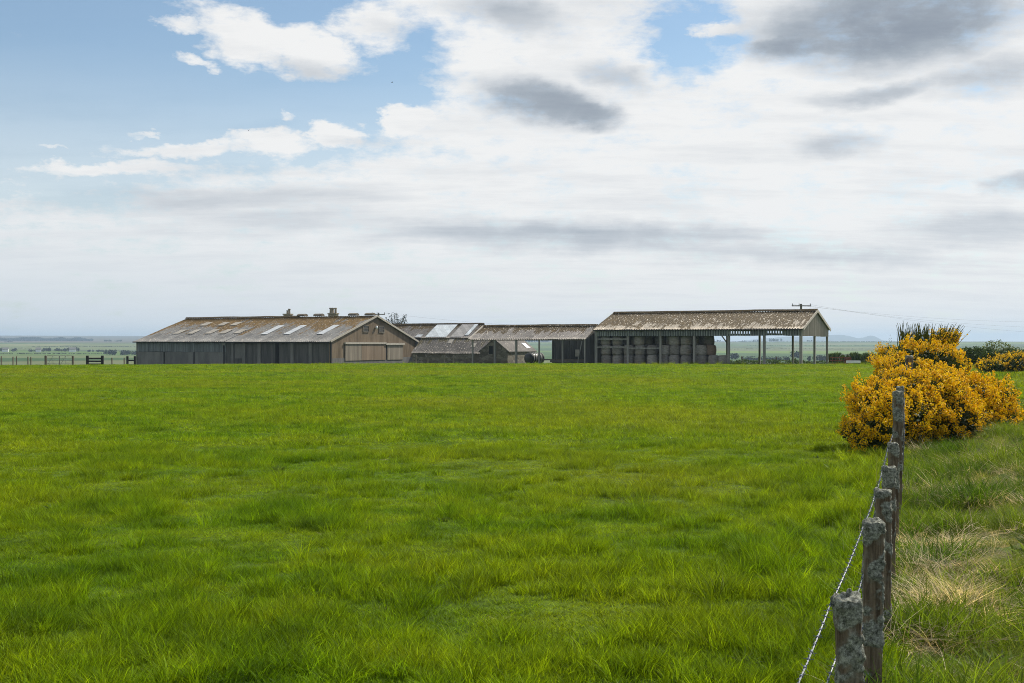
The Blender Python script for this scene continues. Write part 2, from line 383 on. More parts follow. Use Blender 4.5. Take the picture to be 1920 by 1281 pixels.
def blades(n, L, W, spread, lean, seed, droop=.6, segs=3, flat=0.0):
    """one tuft: n curved tapering blades"""
    g = np.random.default_rng(seed); V = []; Q = []
    for k in range(n):
        a = g.uniform(0, 2*math.pi); r = spread*math.sqrt(g.uniform()); x0, y0 = r*math.cos(a), r*math.sin(a)
        l = L*g.uniform(.55, 1.15); w = W*g.uniform(.7, 1.2); da = a + g.normal(0, .9); ln = abs(g.normal(lean, min(lean*.5, .22))) + .02; tw = g.uniform(0, math.pi)
        dx, dy = math.cos(da), math.sin(da); wx, wy = math.cos(tw), math.sin(tw)
        i0 = len(V); ang = ln; px, py, pz = x0, y0, -.01
        for i in range(segs + 1):
            f = i/segs; ww = w*(1 - f**1.6)*.5 + .0003
            V.append((px - wx*ww, py - wy*ww, pz)); V.append((px + wx*ww, py + wy*ww, pz))
            ang2 = min(ang + droop*f, 2.2); st = l/segs
            px += dx*math.sin(ang2)*st; py += dy*math.sin(ang2)*st; pz = max(pz + math.cos(ang2)*st, .002 + flat)
        for i in range(segs): Q.append((i0+2*i, i0+2*i+1, i0+2*i+3, i0+2*i+2))
    return V, Q
def scatter(name, protos, P, rotz, scl, idx, tilt=None):
    """instances of the tuft meshes on points, as one object"""
    pc = bpy.data.collections.new(name + '_tufts')
    for i, (V, Q, m) in enumerate(protos): np_mesh('tuft_%02d' % i, V, Q, m, col=pc, smooth=True)
    me = bpy.data.meshes.new(name); me.vertices.add(len(P)); me.vertices.foreach_set('co', np.asarray(P, np.float32).ravel())
    rot = np.zeros((len(P), 3), np.float32); rot[:, 2] = rotz
    if tilt is not None: rot[:, 0] = tilt[:, 0]; rot[:, 1] = tilt[:, 1]
    for an, ty, av in (('rot', 'FLOAT_VECTOR', rot), ('scl', 'FLOAT_VECTOR', scl)):
        a = me.attributes.new(an, ty, 'POINT'); a.data.foreach_set('vector', np.asarray(av, np.float32).ravel())
    a = me.attributes.new('idx', 'INT', 'POINT'); a.data.foreach_set('value', np.asarray(idx, np.int32))
    for m in {id(p[2]): p[2] for p in protos}.values(): me.materials.append(m)
    o = link(name, me)
    g = bpy.data.node_groups.new(name + '_nodes', 'GeometryNodeTree')
    g.interface.new_socket('Geometry', in_out='INPUT', socket_type='NodeSocketGeometry'); g.interface.new_socket('Geometry', in_out='OUTPUT', socket_type='NodeSocketGeometry')
    N, Lk = g.nodes, g.links
    gi, go = N.new('NodeGroupInput'), N.new('NodeGroupOutput'); ip = N.new('GeometryNodeInstanceOnPoints'); ci = N.new('GeometryNodeCollectionInfo')
    ci.inputs['Collection'].default_value = pc; ci.inputs['Separate Children'].default_value = True; ci.inputs['Reset Children'].default_value = True
    def na(nm, ty): n = N.new('GeometryNodeInputNamedAttribute'); n.data_type = ty; n.inputs['Name'].default_value = nm; return n.outputs['Attribute']
    e2r = N.new('FunctionNodeEulerToRotation'); Lk.new(na('rot', 'FLOAT_VECTOR'), e2r.inputs[0])
    Lk.new(gi.outputs[0], ip.inputs['Points']); Lk.new(ci.outputs[0], ip.inputs['Instance']); ip.inputs['Pick Instance'].default_value = True
    Lk.new(na('idx', 'INT'), ip.inputs['Instance Index']); Lk.new(e2r.outputs[0], ip.inputs['Rotation']); Lk.new(na('scl', 'FLOAT_VECTOR'), ip.inputs['Scale'])
    Lk.new(ip.outputs[0], go.inputs[0])
    md = o.modifiers.new('tufts', 'NODES'); md.node_group = g
    return o
def wedge(d0, d1, dens, tan0=.445, pad=3.0):
    """random points in the view's ground wedge between two depths"""
    n = int(((tan0*(d0+d1) + 2*pad)*(d1-d0))*dens); y = np.sqrt(rng.uniform(d0*d0, d1*d1, n)); x = rng.uniform(-1, 1, n)*(tan0*y + pad)
    return x, y
GORSE_SPOTS = [(7.15, 23.4, 1.0), (8.5, 24.3, 1.3), (9.3, 24.0, 1.0), (9.9, 30, 1.2)]
def build_grass():
    protos = [(*blades(28, .095, .0052, .075, .30, 100+i, .75), M_grass) for i in range(5)]
    protos += [(*blades(28, .165, .0062, .06, .42, 120+i, .9), M_grass) for i in range(3)]            # 5-7 longer clumps
    protos += [(*blades(20, .15, .016, .16, .45, 140+i, .8, 2), M_grass) for i in range(4)]            # 8-11 for the distance
    P = []; S = []; I = []
    for d0, d1, dens in ((3.5, 9, 280), (9, 15, 230), (15, 24, 130), (24, 40, 70), (40, 70, 28), (70, 132, 10)):
        x, y = wedge(d0, d1, dens); s = fence_s(x, y); D = np.hypot(x, y)
        clump = .6*fbm(x*2.6, y*2.6, 31, 3) + .4*fbm(x*.8, y*.8, 33, 3); big = fbm(x*.16, y*.16, 77, 3)
        h = .42 + .85*sstep(clump, .40, .66) + .22*(big - .5)*2
        h = h + .35*sstep(s, -2.5, -.3)*sstep(clump, .35, .6)
        ok = ((s < .12) | ((y > 26) & (s < 99))) & (rng.random(len(x)) < .80 + 1.2*(clump - .35)); x, y, h, clump, D, s = [q[ok] for q in (x, y, h, clump, D, s)]
        n = len(x); far = D > 24
        idx = np.where(far, rng.integers(8, 12, n), np.where((clump > .56) & (rng.random(n) < .7), rng.integers(5, 8, n), rng.integers(0, 5, n)))
        w = np.where(far, 1.0 + .5*sstep(D, 40, 110), 1.0)*rng.uniform(.85, 1.2, n)
        hh = np.clip(h, .3, 1.6)*rng.uniform(.8, 1.2, n)*np.where(far, .72, 1.0)
        P.append(np.stack([x, y, ground_z(x, y)], 1)); S.append(np.stack([w, w, hh], 1)); I.append(idx)
    P = np.concatenate(P); S = np.concatenate(S); I = np.concatenate(I)
    o = scatter('meadow_grass', protos, P, rng.uniform(0, 6.28, len(P)), S, I, rng.normal(0, .10, (len(P), 2)))
    tag(o, 'short lush green grass covering the meadow', 'grass', kind='stuff')
def build_tussocks():
    """taller separate tussocks standing out of the meadow"""
    protos = [(*blades(70, .34, .007, .10, .50, 200+i, .9, 4), M_grass) for i in range(4)]
    spots = [at(388, 985, 1), at(865, 1215, 1), at(255, 1025, 1), at(815, 858, 1), at(565, 1050, 1), at(530, 912, 1), at(1140, 830, 1), at(1085, 890, 1), at(965, 820, 1), at(1200, 955, 1), at(1540, 920, 1), at(1620, 800, 1), at(165, 890, 1), at(420, 870, 1), at(1480, 1010, 1), at(1400, 710, 1), at(1380, 1190, 1), at(1500, 1240, 1)]
    P = []; S = []
    for v in spots:
        k = CAMZ/max(CAMZ - v.z, .01); x, y = v.x*k, k
        P.append((x, y)); S.append(rng.uniform(.75, 1.15))
    for _ in range(230):
        y = math.sqrt(rng.uniform(7**2, 60**2)); x = rng.uniform(-.45, .45)*y
        if fence_s(x, y) < -.2: P.append((x, y)); S.append(rng.uniform(.3, .75))
    for _ in range(150):                              # along the fence foot
        y = rng.uniform(5, 24); s = -abs(rng.normal(0, .7)); x = FX0 + FSL*y + s*FN
        P.append((x, y)); S.append(rng.uniform(.5, 1.0))
    for _ in range(300):                              # ranker growth round the buildings
        px = rng.uniform(330, 1640); D = rng.uniform(112, 124); P.append(((px - CX)/F*D, D)); S.append(rng.uniform(.5, 1.3)*(1.2 if px > 1100 else .8)*(.4 + 1.0*float(vnoise(px*.03, 0., 12))))
    P = np.array(P); S = np.array(S); n = len(P)
    o = scatter('grass_tussocks', protos, np.column_stack([P, ground_z(P[:, 0], P[:, 1])]), rng.uniform(0, 6.28, n), np.stack([S, S, S], 1), rng.integers(0, 4, n))
    tag(o, 'taller darker grass tussocks dotted over the meadow', 'grass', kind='stuff')
HEAP_PX = [(1755, 1095, .42, 40), (1795, 1060, .36, 22), (1735, 905, .25, 9), (1705, 960, .20, 7), (1700, 1000, .25, 7), (1840, 1010, .3, 5), (1720, 1170, .25, 4), (1860, 870, .4, 4), (1775, 1000, .3, 6), (1715, 835, .4, 8), (1890, 1120, .3, 3)]
HEAPS = []
for px, py, rad, n in HEAP_PX:
    v = at(px, py, 1); k = (CAMZ - .2)/(CAMZ - v.z); HEAPS.append((v.x*k, k, rad))
def build_rough():
    protos = [(*blades(30, .30, .005, .12, .55, 300+i, 1.15, 4), M_rough) for i in range(5)]
    protos += [(*blades(26, .24, .006, .10, .40, 320+i, .8, 4), M_verge) for i in range(3)]
    protos += [(*blades(26, .30, .0035, .16, 1.25, 340+i, .5, 4, .03), M_straw) for i in range(3)]
    P = []; S = []; I = []
    for d0, d1, dens in ((3.5, 10, 150), (10, 18, 110), (18, 32, 80), (32, 75, 9)):
        y = np.sqrt(rng.uniform(d0*d0, d1*d1, int((d1-d0)*12*dens))); s = rng.uniform(.02, 12, len(y))**1.0; x = FX0 + FSL*y + s*FN
        ok = x < .47*y + 4.5; x, y, s = x[ok], y[ok], s[ok]
        c = fbm(x*1.1, y*1.1, 51); st = fbm(x*.8, y*.8, 63); n = len(x); r = rng.random(n)
        idx = np.where((c > .50) | (rng.random(n) < .25), rng.integers(5, 8, n), rng.integers(0, 5, n))
        idx = np.where((r < .09) | ((st > .54) & (r < .32)), rng.integers(8, 11, n), idx)
        idx = np.where((d0 > 30) & (r < .75), rng.integers(5, 8, n), idx)
        sc = (.50 + .95*sstep(c, .35, .66))*rng.uniform(.75, 1.2, n); sc = sc*(1-.45*sstep(y, 28, 40))
        for hx, hy, hr in HEAPS: sc = np.where((np.hypot(x - hx, y - hy) < hr) & (rng.random(n) < .85), sc*.35, sc)
        P.append(np.stack([x, y, ground_z(x, y)], 1)); S.append(np.stack([sc]*3, 1)); I.append(idx)
    P = np.concatenate(P); S = np.concatenate(S); I = np.concatenate(I)
    o = scatter('rough_grass', protos, P, rng.uniform(0, 6.28, len(P)), S, I, rng.normal(0, .15, (len(P), 2)))
    tag(o, 'coarse untrimmed grass on the bank beyond the fence', 'grass', kind='stuff')
def build_straw():
    """fallen pale dead stems in heaps, and thin dead stalks still standing"""
    protos = [(*blades(40, .50, .0045, .22, 1.42, 400+i, .06, 4, .03), M_straw) for i in range(4)]
    protos += [(*blades(2, .60, .0035, .12, .18, 420+i, .25, 5), M_straw) for i in range(4)]
    P = []; S = []; I = []; T = []; Zo = []
    for (cx, cy, rad), (_, _, _, n) in zip(HEAPS, HEAP_PX):
        for _ in range(n):
            a, r = rng.uniform(0, 6.28), rad*math.sqrt(rng.uniform()); x, y = cx + r*math.cos(a), cy + r*math.sin(a)
            if fence_s(x, y) < .12: continue
            P.append((x, y)); S.append(rng.uniform(.45, .95)); I.append(rng.integers(0, 4)); T.append(rng.normal(0, .22, 2)); Zo.append(rng.uniform(.02, .16))
    for _ in range(120):
        y = math.sqrt(rng.uniform(25, 21*21)); s = rng.uniform(.1, 4.5) if rng.random() < .92 else rng.uniform(-.5, 0); x = FX0 + FSL*y + s*FN
        P.append((x, y)); S.append(rng.uniform(.4, .95)); I.append(rng.integers(4, 8)); T.append(rng.normal(0, .35, 2))
    for _ in range(420):                              # odd pale bits in the meadow
        y = math.sqrt(rng.uniform(49, 90*90)); x = rng.uniform(-.45, .45)*y
        if fence_s(x, y) < -.5: P.append((x, y)); S.append(rng.uniform(.10, .26)); I.append(rng.integers(0, 4)); T.append((0, 0))
    P = np.array(P); S = np.array(S); T = np.array(T); Zo = np.array(Zo + [0.0]*(len(P) - len(Zo)))
    o = scatter('dead_grass', protos, np.column_stack([P, ground_z(P[:, 0], P[:, 1]) + Zo]), rng.uniform(0, 6.28, len(P)), np.stack([S]*3, 1), np.array(I), T)
    tag(o, 'pale dry fallen stems and standing dead stalks beside the fence', 'dead grass', kind='stuff')
def build_weeds():
    """broad-leaved dock and nettle clumps on the bank"""
    M_weed = grass_mat('dock_leaf', lambda t, p, r: t.mix(r, (.045, .085, .018), (.09, .14, .028)))
    protos = [(*blades(16, .26, .055, .05, .75, 500+i, .8, 4), M_weed) for i in range(3)] + [(*blades(40, .16, .030, .14, .9, 510+i, .5, 3, .06), M_weed) for i in range(3)]
    P = []; S = []
    for _ in range(30):
        y0 = math.sqrt(rng.uniform(36, 22*22)); s0 = rng.uniform(.3, 5)
        for _ in range(rng.integers(2, 8)):
            y = y0 + rng.normal(0, .35); x = FX0 + FSL*y + max(.15, s0 + rng.normal(0, .35))*FN; P.append((x, y)); S.append(rng.uniform(.5, 1.2))
    for _ in range(26): y = rng.uniform(6, 20); P.append((FX0 + FSL*y - rng.uniform(.1, 1.6)*FN, y)); S.append(rng.uniform(.4, .8))
    for _ in range(40):
        y = math.sqrt(rng.uniform(49, 45*45)); x = rng.uniform(-.44, .44)*y
        if fence_s(x, y) < -.3: P.append((x, y)); S.append(rng.uniform(.3, .6))
    P = np.array(P); S = np.array(S); n = len(P)
    o = scatter('broad_leaved_weeds', protos, np.column_stack([P, ground_z(P[:, 0], P[:, 1])]), rng.uniform(0, 6.28, n), np.stack([S]*3, 1), rng.integers(0, 6, n))
    tag(o, 'broad-leaved docks and nettles among the grass by the fence', 'weeds', kind='stuff')
build_weeds(); build_grass(); build_tussocks(); build_rough(); build_straw()

# ------------------------------------------------------------------ building materials
def roof_mat(name, base, moss, H, amount=.5, fleck=.35, streak=1.0):
    """old corrugated sheet: lichen flecks, brown moss thicker towards the ridge (local z runs up the slope: 0 at the eave, H at the ridge)"""
    m, t, b = mat(name); p = t.obj(); x, y, z = t.xyz(p)
    up = t.math('DIVIDE', z, H)
    st = t.mapping(p, scale=(1.0, .22, .22)); n = t.noise(st, 1.1*streak, 6, .68); nb = t.noise(p, .35, 4, .55); nf = t.noise(st, 5.5, 5, .7); wv = t.noise(t.mapping(p, scale=(1, .1, .1)), 2.4, 3, .6)
    c = t.cramp(n, [(.28, tuple(q*.62 for q in base)), (.5, base), (.72, tuple(min(1, q*1.35) for q in base))])
    # sheet courses: each row of sheets weathered a little differently
    row = t.math('FLOOR', t.math('MULTIPLY', up, 3.0)); colm = t.math('FLOOR', t.math('MULTIPLY', x, .9))
    wn = t.new('ShaderNodeTexWhiteNoise', noise_dimensions='2D'); t.put(wn.inputs[0], t.comb(row, colm, 0.0))
    c = t.mix(.55, c, t.mix(1.0, c, t.cramp(wn.outputs[0], [(0, (.68, .66, .64)), (1, (1.28, 1.24, 1.2))]), 'MULTIPLY'))
    c = t.mix(t.ramp(nf, .62, .70, 0, fleck), c, (.62, .60, .56))
    k = t.math('ADD', t.math('MULTIPLY', t.math('SUBTRACT', up, 1.0 - amount), 1.25), t.math('ADD', t.math('MULTIPLY', t.math('SUBTRACT', n, .5), 2.8), t.math('MULTIPLY', t.math('SUBTRACT', nb, .5), 1.5)))
    k = t.math('ADD', k, t.math('MULTIPLY', t.math('SUBTRACT', wv, .5), 1.5))
    mc = t.cramp(nf, [(.3, tuple(q*.5 for q in moss)), (.5, moss), (.66, tuple(q*1.7 for q in moss))])
    c = t.mix(t.ramp(k, -.05, .22, 0, .93), c, mc)
    spot = t.noise(t.mapping(p, scale=(1, .6, .6)), 6.5, 3, .7)
    c = t.mix(t.math('MULTIPLY', t.ramp(spot, .57, .66), fleck*1.5, clamp=True), c, (.60, .55, .48))
    t.put(b.inputs['Base Color'], c); b.inputs['Roughness'].default_value = .85; b.inputs['Specular IOR Level'].default_value = .3
    bump(t, b, nf, .5, .03)
    return m
def wall_mat(name, c0, c1, sx=1.2, sz=.25, scale=1.0, rough=.85, board=0.0, groove=.5, gw=.40):
    m, t, b = mat(name); p = t.obj(); n = t.noise(t.mapping(p, scale=(sx, sx, sz)), 1.6*scale, 6, .65); n2 = t.noise(p, 7, 5, .7)
    c = t.mix(t.ramp(n, .32, .68), c0, c1); c = t.mix(t.ramp(n2, .5, .72, 0, .35), c, tuple(q*.5 for q in c0))
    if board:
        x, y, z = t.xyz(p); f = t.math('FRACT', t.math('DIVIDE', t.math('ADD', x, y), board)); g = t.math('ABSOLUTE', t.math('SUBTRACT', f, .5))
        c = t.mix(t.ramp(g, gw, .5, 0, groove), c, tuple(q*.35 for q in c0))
        w = t.new('ShaderNodeTexWhiteNoise', noise_dimensions='1D'); t.put(w.inputs['W'], t.math('FLOOR', t.math('DIVIDE', t.math('ADD', x, y), board)))
        c = t.mix(.45, c, t.mix(1.0, c, t.cramp(w.outputs[0], [(0, (.62, .62, .62)), (1, (1.3, 1.3, 1.3))]), 'MULTIPLY'))
    t.put(b.inputs['Base Color'], c); b.inputs['Roughness'].default_value = rough; b.inputs['Specular IOR Level'].default_value = .25
    bump(t, b, n2, .35, .02)
    return m
M_brown = wall_mat('brown_render', (.112, .084, .058), (.215, .166, .120), 1.0, .18, .8)
M_dark = wall_mat('weathered_dark_board', (.060, .060, .060), (.115, .113, .110), 1.5, .15, 1.0)
M_slate_clad = wall_mat('grey_blue_cladding', (.13, .145, .155), (.21, .23, .24), 2.5, .06, 1.2, board=.5, groove=.35)
M_panel = wall_mat('grey_panel', (.115, .115, .112), (.19, .187, .18), .7, .2, .8)
M_door = wall_mat('bleached_door_boards', (.185, .158, .128), (.29, .255, .215), 3, .1, 1, board=.28)
M_doorb = wall_mat('brown_door_boards', (.185, .138, .10), (.25, .19, .145), 3, .1, 1, board=.42, groove=.2)
M_steel = wall_mat('old_grey_steel', (.20, .205, .20), (.33, .33, .32), 1, .2)
M_post = wall_mat('grey_post', (.16, .165, .155), (.30, .29, .27), 3, .3)
M_fascia = wall_mat('green_grey_tin_shade_stripes', (.19, .215, .215), (.33, .36, .355), 4, .12, 1.4, board=.27, groove=.95, gw=.12)  # dark stripes paint the shade of the corrugation troughs into the colour
M_gable = wall_mat('beige_tin', (.23, .205, .175), (.36, .33, .29), 3, .08, 1.0, board=.9, groove=.25)
M_galv = wall_mat('new_galvanised_sheet', (.48, .54, .59), (.64, .69, .73), 2, .2, .8, rough=.5, board=.8, groove=.12)
M_galv2 = wall_mat('dull_galvanised_sheet', (.28, .275, .27), (.38, .37, .365), 2, .2, .8, rough=.6, board=.8, groove=.15)
M_clear = wall_mat('plastic_roof_light', (.66, .68, .70), (.82, .84, .86), 1.5, .3, .7, rough=.4)
M_rlight = wall_mat('dull_plastic_roof_light', (.34, .37, .41), (.50, .53, .56), 1.5, .3, .7, rough=.5)
M_tan = wall_mat('tan_roof_light', (.25, .235, .21), (.36, .34, .30), 1.5, .3, .7)
M_void = wall_mat('dark_inside', (.012, .012, .012), (.02, .02, .02))
M_trim = wall_mat('pale_trim', (.34, .31, .27), (.46, .43, .39), 2, 2)
M_wood = wall_mat('grey_timber', (.10, .085, .065), (.19, .17, .14), 3, .3)
M_blackwood = wall_mat('tarred_timber', (.016, .016, .017), (.035, .034, .034), 3, .3)
M_conc = wall_mat('concrete', (.11, .11, .115), (.17, .168, .165), 1, .6)
M_glass, t_, b_ = mat('dusty_glass'); b_.inputs['Base Color'].default_value = (.05, .045, .04, 1); b_.inputs['Roughness'].default_value = .25
M_rust, t, b = mat('rusty_iron'); t.put(b.inputs['Base Color'], t.mix(t.ramp(t.noise(t.obj(), 3, 6, .7), .4, .65), (.14, .045, .022), (.26, .095, .045))); b.inputs['Roughness'].default_value = .9
M_stone, t, b = mat('rubble_stone'); p = t.obj(); q = t.mapping(p, scale=(1, 1, 1.7))
vc = t.voro(q, 1.9, out='Color'); ve = t.voro(q, 1.9, feature='DISTANCE_TO_EDGE')
c = t.cramp(t.xyz(vc)[0], [(0, (.07, .062, .05)), (.5, (.125, .112, .092)), (1, (.20, .185, .155))])
c = t.mix(t.ramp(ve, 0, .06, .75, 0), c, (.055, .05, .042)); c = t.mix(t.ramp(t.noise(p, 2, 5, .7), .45, .7, 0, .5), c, (.09, .08, .05))
t.put(b.inputs['Base Color'], c); b.inputs['Roughness'].default_value = .95; bump(t, b, ve, .6, .05)
MOSS = (.100, .056, .007); MOSSD = (.050, .031, .005)
M_chim = wall_mat('chimney_stone', (.20, .165, .12), (.32, .27, .20), 3, 3)

# ------------------------------------------------------------------ building helpers
def corr(name, x0, x1, y0, z0, y1, z1, m, parent, pitch=.30, amp=.035, th=.03, ny=7, sag=.03, seed=0, wob=.0):
    """a slope of corrugated roofing with real waves and thickness; its object's origin sits at the eave so that z runs 0..rise"""
    L = x1 - x0; n = max(4, int(L/pitch*4)); xs = np.linspace(0, L, n); us = np.linspace(0, 1, ny)
    nrm = Vector((0, -(z1 - z0), (y1 - y0))).normalized(); nrm = nrm if nrm.z > 0 else -nrm
    Xg, U = np.meshgrid(xs, us, indexing='ij')
    w = amp*np.sin(Xg/pitch*2*math.pi) + sag*2*(fbm(Xg*.22, U*1.5, seed + 3, 3) - .5) + wob*(vnoise(np.floor(Xg/1.1), np.floor(U*2.99), seed) - .5)
    base_y = (y1 - y0)*U; base_z = (z1 - z0)*U
    top = np.stack([Xg, base_y + nrm.y*w, base_z + nrm.z*w], -1).reshape(-1, 3)
    bot = np.stack([Xg, base_y + nrm.y*(w - th), base_z + nrm.z*(w - th)], -1).reshape(-1, 3)
    f = grid_faces(n, ny); k = len(top); F2 = [f if (y1 > y0) else f[:, ::-1], (f[:, ::-1] if (y1 > y0) else f) + k]
    idx = np.arange(k).reshape(n, ny)
    for e in (idx[:, 0], idx[::-1, -1], idx[0, ::-1], idx[-1, :]):
        F2.append(np.stack([e[:-1], e[1:], e[1:] + k, e[:-1] + k], 1)[:, ::-1 if y1 < y0 else 1])
    o = np_mesh(name, np.concatenate([top, bot]), np.concatenate(F2), m, parent=parent, smooth=False)
    o.location = (x0, y0, z0); return o
def vclad(name, x0, x1, y, zb, zt, m, parent, pitch=.26, amp=.035, axis='x', skip=None, top=None):
    """upright corrugated cladding along local x (or y); top(x) gives a sloping upper edge; skip(i, x) leaves narrow gaps (low, high)"""
    n = max(8, int((x1 - x0)/pitch*4)); xs = np.linspace(x0, x1, n); mb = MB(); th = .02
    for i in range(n - 1):
        a, b_ = xs[i], xs[i+1]; wa, wb = [amp*math.copysign(min(1, abs(1.6*math.sin(q/pitch*2*math.pi))), math.sin(q/pitch*2*math.pi)) for q in (a, b_)]
        za = top(a) if top else zt; zc = top(b_) if top else zt; lo = zb + .05*float(vnoise(a*1.1, 0.0, 5))
        spans = [(lo, za, zc)]
        g = skip(i, a) if skip else None
        if g: spans = [(lo, lo + g[0]*(za-lo), lo + g[0]*(za-lo)), (lo + g[1]*(za-lo), za, zc)]
        for l, ha, hc in spans:
            vs = []
            for xx, ww, hh in ((a, wa, ha), (b_, wb, hc)):
                for dy in (-th, th):
                    for zz in (l, hh): vs.append((xx, y + ww + dy, zz) if axis == 'x' else (y + ww + dy, xx, zz))
            # order: a(-lo,-hi,+lo,+hi) b(...)
            fs = [(0,4,5,1), (2,3,7,6), (0,2,6,4), (1,5,7,3)]
            if g or i in (0, n-2): fs += [(0,1,3,2), (4,6,7,5)]
            mb.add(vs, fs)
    return mb.build(name, m, parent)
def ridge_cap(parent, x0, x1, y, z, m, w=.5, seed=0):
    n = max(6, int((x1-x0)/1.0)); pts = []
    mb = MB(); xs = np.linspace(x0, x1, n)
    for i in range(n-1):
        a, c = xs[i], xs[i+1] - .02; za = z + .05*(float(vnoise(a*.5, 1.0, seed)) - .5); zc = z + .05*(float(vnoise(c*.5, 1.0, seed)) - .5); s = w/2
        mb.add([(a, y-s, za-.10), (a, y, za+.09), (a, y+s, za-.10), (c, y-s, zc-.10), (c, y, zc+.09), (c, y+s, zc-.10)], [(0,3,4,1), (1,4,5,2), (0,2,5,3), (0,1,2), (3,5,4)])
    return mb.build('ridge_cap', m, parent)
def prism(mb, x0, x1, prof, mi=0):
    """extrude a (y, z) outline along x"""
    n = len(prof); vs = [(x0, *p) for p in prof] + [(x1, *p) for p in prof]
    return mb.add(vs, [tuple(range(n))[::-1], tuple(n + i for i in range(n))] + [(i, (i+1) % n, (i+1) % n + n, i + n) for i in range(n)], mi)
def local_x(o, ang, px):
    """distance along a wall from its origin o at the photo column px"""
    k = (px - CX)/F; return (k*o[1] - o[0])/(math.cos(ang) - k*math.sin(ang))
ANG = math.atan2(-.447, .894)

# ------------------------------------------------------------------ brown-gabled cattle barn
def build_cattle_barn():
    O = (-50.0, 159.0); zg = -1.55; ang = ANG; L = 31.3; W = 19.9; ze = 2.36 - zg; zr = 5.55 - zg
    B = empty('cattle_barn', (O[0], O[1], zg), ang, 'long low barn with a brown rendered gable, sliding doors and a mossy grey roof', 'barn')
    X = lambda px: local_x(O, ang, px)
    gc = (O[0] + L*math.cos(ang), O[1] + L*math.sin(ang)); Yl = lambda px: local_x(gc, ang + math.pi/2, px)
    zt = lambda py, D=150: CAMZ + (HY - py)/F*D - zg
    xs = X(424); t = .25
    Mr1 = roof_mat('barn_roof_sheets', (.145, .150, .155), MOSS, zr - ze, .46, .30)
    slope = (zr - ze)/(W/2); ov = .35
    corr('roof', -.25, xs - .02, -ov, ze - ov*slope + .05, W/2, zr, Mr1, B, seed=1, wob=.03)
    corr('roof', xs + .02, L + .2, -ov - .05, ze - ov*slope + .02, W/2, zr + .06, Mr1, B, seed=2, wob=.03)
    corr('roof', -.25, L + .2, W + ov, ze - ov*slope + .05, W/2, zr, Mr1, B, seed=3)
    ridge_cap(B, -.3, xs + 4, W/2, zr + .12, roof_mat('barn_ridge', (.10, .09, .08), MOSSD, 6, .4, .1), .6, 3)
    # long wall: cladding over low panels, then dark bays between piers
    MB().box(0, 0, 0, xs - .1, t, ze - 1.42).build('lower_wall', M_panel, B)
    vclad('cladding', 0, xs - .1, .06, ze - 1.40, ze + .05, M_slate_clad, B, .30)
    for px in (308, 364): MB().box(X(px) - .06, -.08, 0, X(px) + .06, 0, ze - 1.42).build('post', M_blackwood, B)
    MB().box(xs - .1, .10, 0, L, .10 + t, ze).build('wall', M_dark, B)
    for px, w, m in ((436, .35, M_panel), (457, .5, M_panel), (486, .5, M_panel), (548, .45, M_panel), (582, .45, M_panel)):
        MB().box(X(px) - w/2, -.06, 0, X(px) + w/2, .10, ze - .10).build('pier', m, B)
    MB().box(X(516), .02, 0, X(522), .09, ze - .2).build('doorway', M_void, B)
    MB().box(X(440), .04, ze - 2.2, X(455), .10, ze - .3).build('board', M_panel, B)
    MB().box(xs - .55, -.12, ze - .55, xs - .1, -.02, ze - .12).build('drain_hopper', M_steel, B)
    MB().bar((xs - .3, -.07, 0), (xs - .3, -.07, ze - .5), .12, .1).build('drain_pipe', M_blackwood, B)
    MB().tube([(-.2, -ov - .12, ze - ov*slope), (L + .1, -ov - .14, ze - ov*slope - .06)], .07, 6).build('gutter', M_blackwood, B)
    # end walls
    prof = [(0, 0), (W, 0), (W, ze), (W/2, zr - .04), (0, ze)]
    g = MB(); prism(g, L - .24, L, prof); g.build('gable_wall', M_brown, B)
    g = MB(); prism(g, 0, .24, prof); g.build('gable_wall', M_panel, B)
    MB().box(0, W - t, 0, L, W, ze).build('wall', M_panel, B)
    e = .10
    for (ya, za, yb, zb) in ((-ov, ze - ov*slope + .02, W/2, zr + .02), (W/2, zr + .02, W + ov, ze - ov*slope + .02)):
        MB().bar((L + .24, ya, za + .03), (L + .24, yb, zb + .03), .07, .24).build('verge_board', M_trim, B)
    MB().bar((L + .04, -.02, 0), (L + .04, -.02, ze), .16, .16).build('corner_post', M_blackwood, B)
    MB().box(L, .05, 0, L + .06, W - .8, zt(671.0, 152)).build('plinth', M_conc, B)
    zd0, zd1 = zt(671.2, 152), zt(645.5, 152)
    for pa, pb, m in ((646, 676.5, M_door), (677.3, 722, M_doorb), (725, 754, M_door)):
        d = MB().box(L + .05, Yl(pa), zd0 - .3, L + .13, Yl(pb), zd1).build('sliding_door', m, B)
    MB().box(L + .03, Yl(722.3), zd0 - .3, L + .06, Yl(724.4), zd1).build('door_gap', M_void, B)
    MB().box(L + .04, Yl(645), zd1 + .02, L + .24, Yl(722), zd1 + .24).build('door_rail', M_trim, B)
    MB().box(L + .04, Yl(721), zd1 - .10, L + .28, Yl(756), zd1 + .16).build('door_rail', M_trim, B)
    for pa, pb in ((681, 690.5), (710, 719.5)):
        f = MB(); ya, yb, z0, z1 = Yl(pa), Yl(pb), zt(622, 153), zt(612, 153)
        f.box(L, ya - .08, z0 - .12, L + .10, yb + .08, z0); f.box(L, ya - .06, z1, L + .07, yb + .06, z1 + .10); f.box(L, ya - .08, z0, L + .07, ya, z1); f.box(L, yb, z0, L + .07, yb + .08, z1)
        f.box(L + .02, ya, (z0+z1)/2 - .03, L + .05, yb, (z0+z1)/2 + .03)
        w = f.build('window', M_wood, B); MB().box(L + .002, ya, z0, L + .02, yb, z1).build('pane', M_glass, w)
    MB().lathe([(.02, 0), (.15, .05), (.17, .25), (.10, .40), (.02, .42)], 10, 0, (L + .18, Yl(704), zt(617, 153))).build('lamp', M_clear, B, smooth=True)
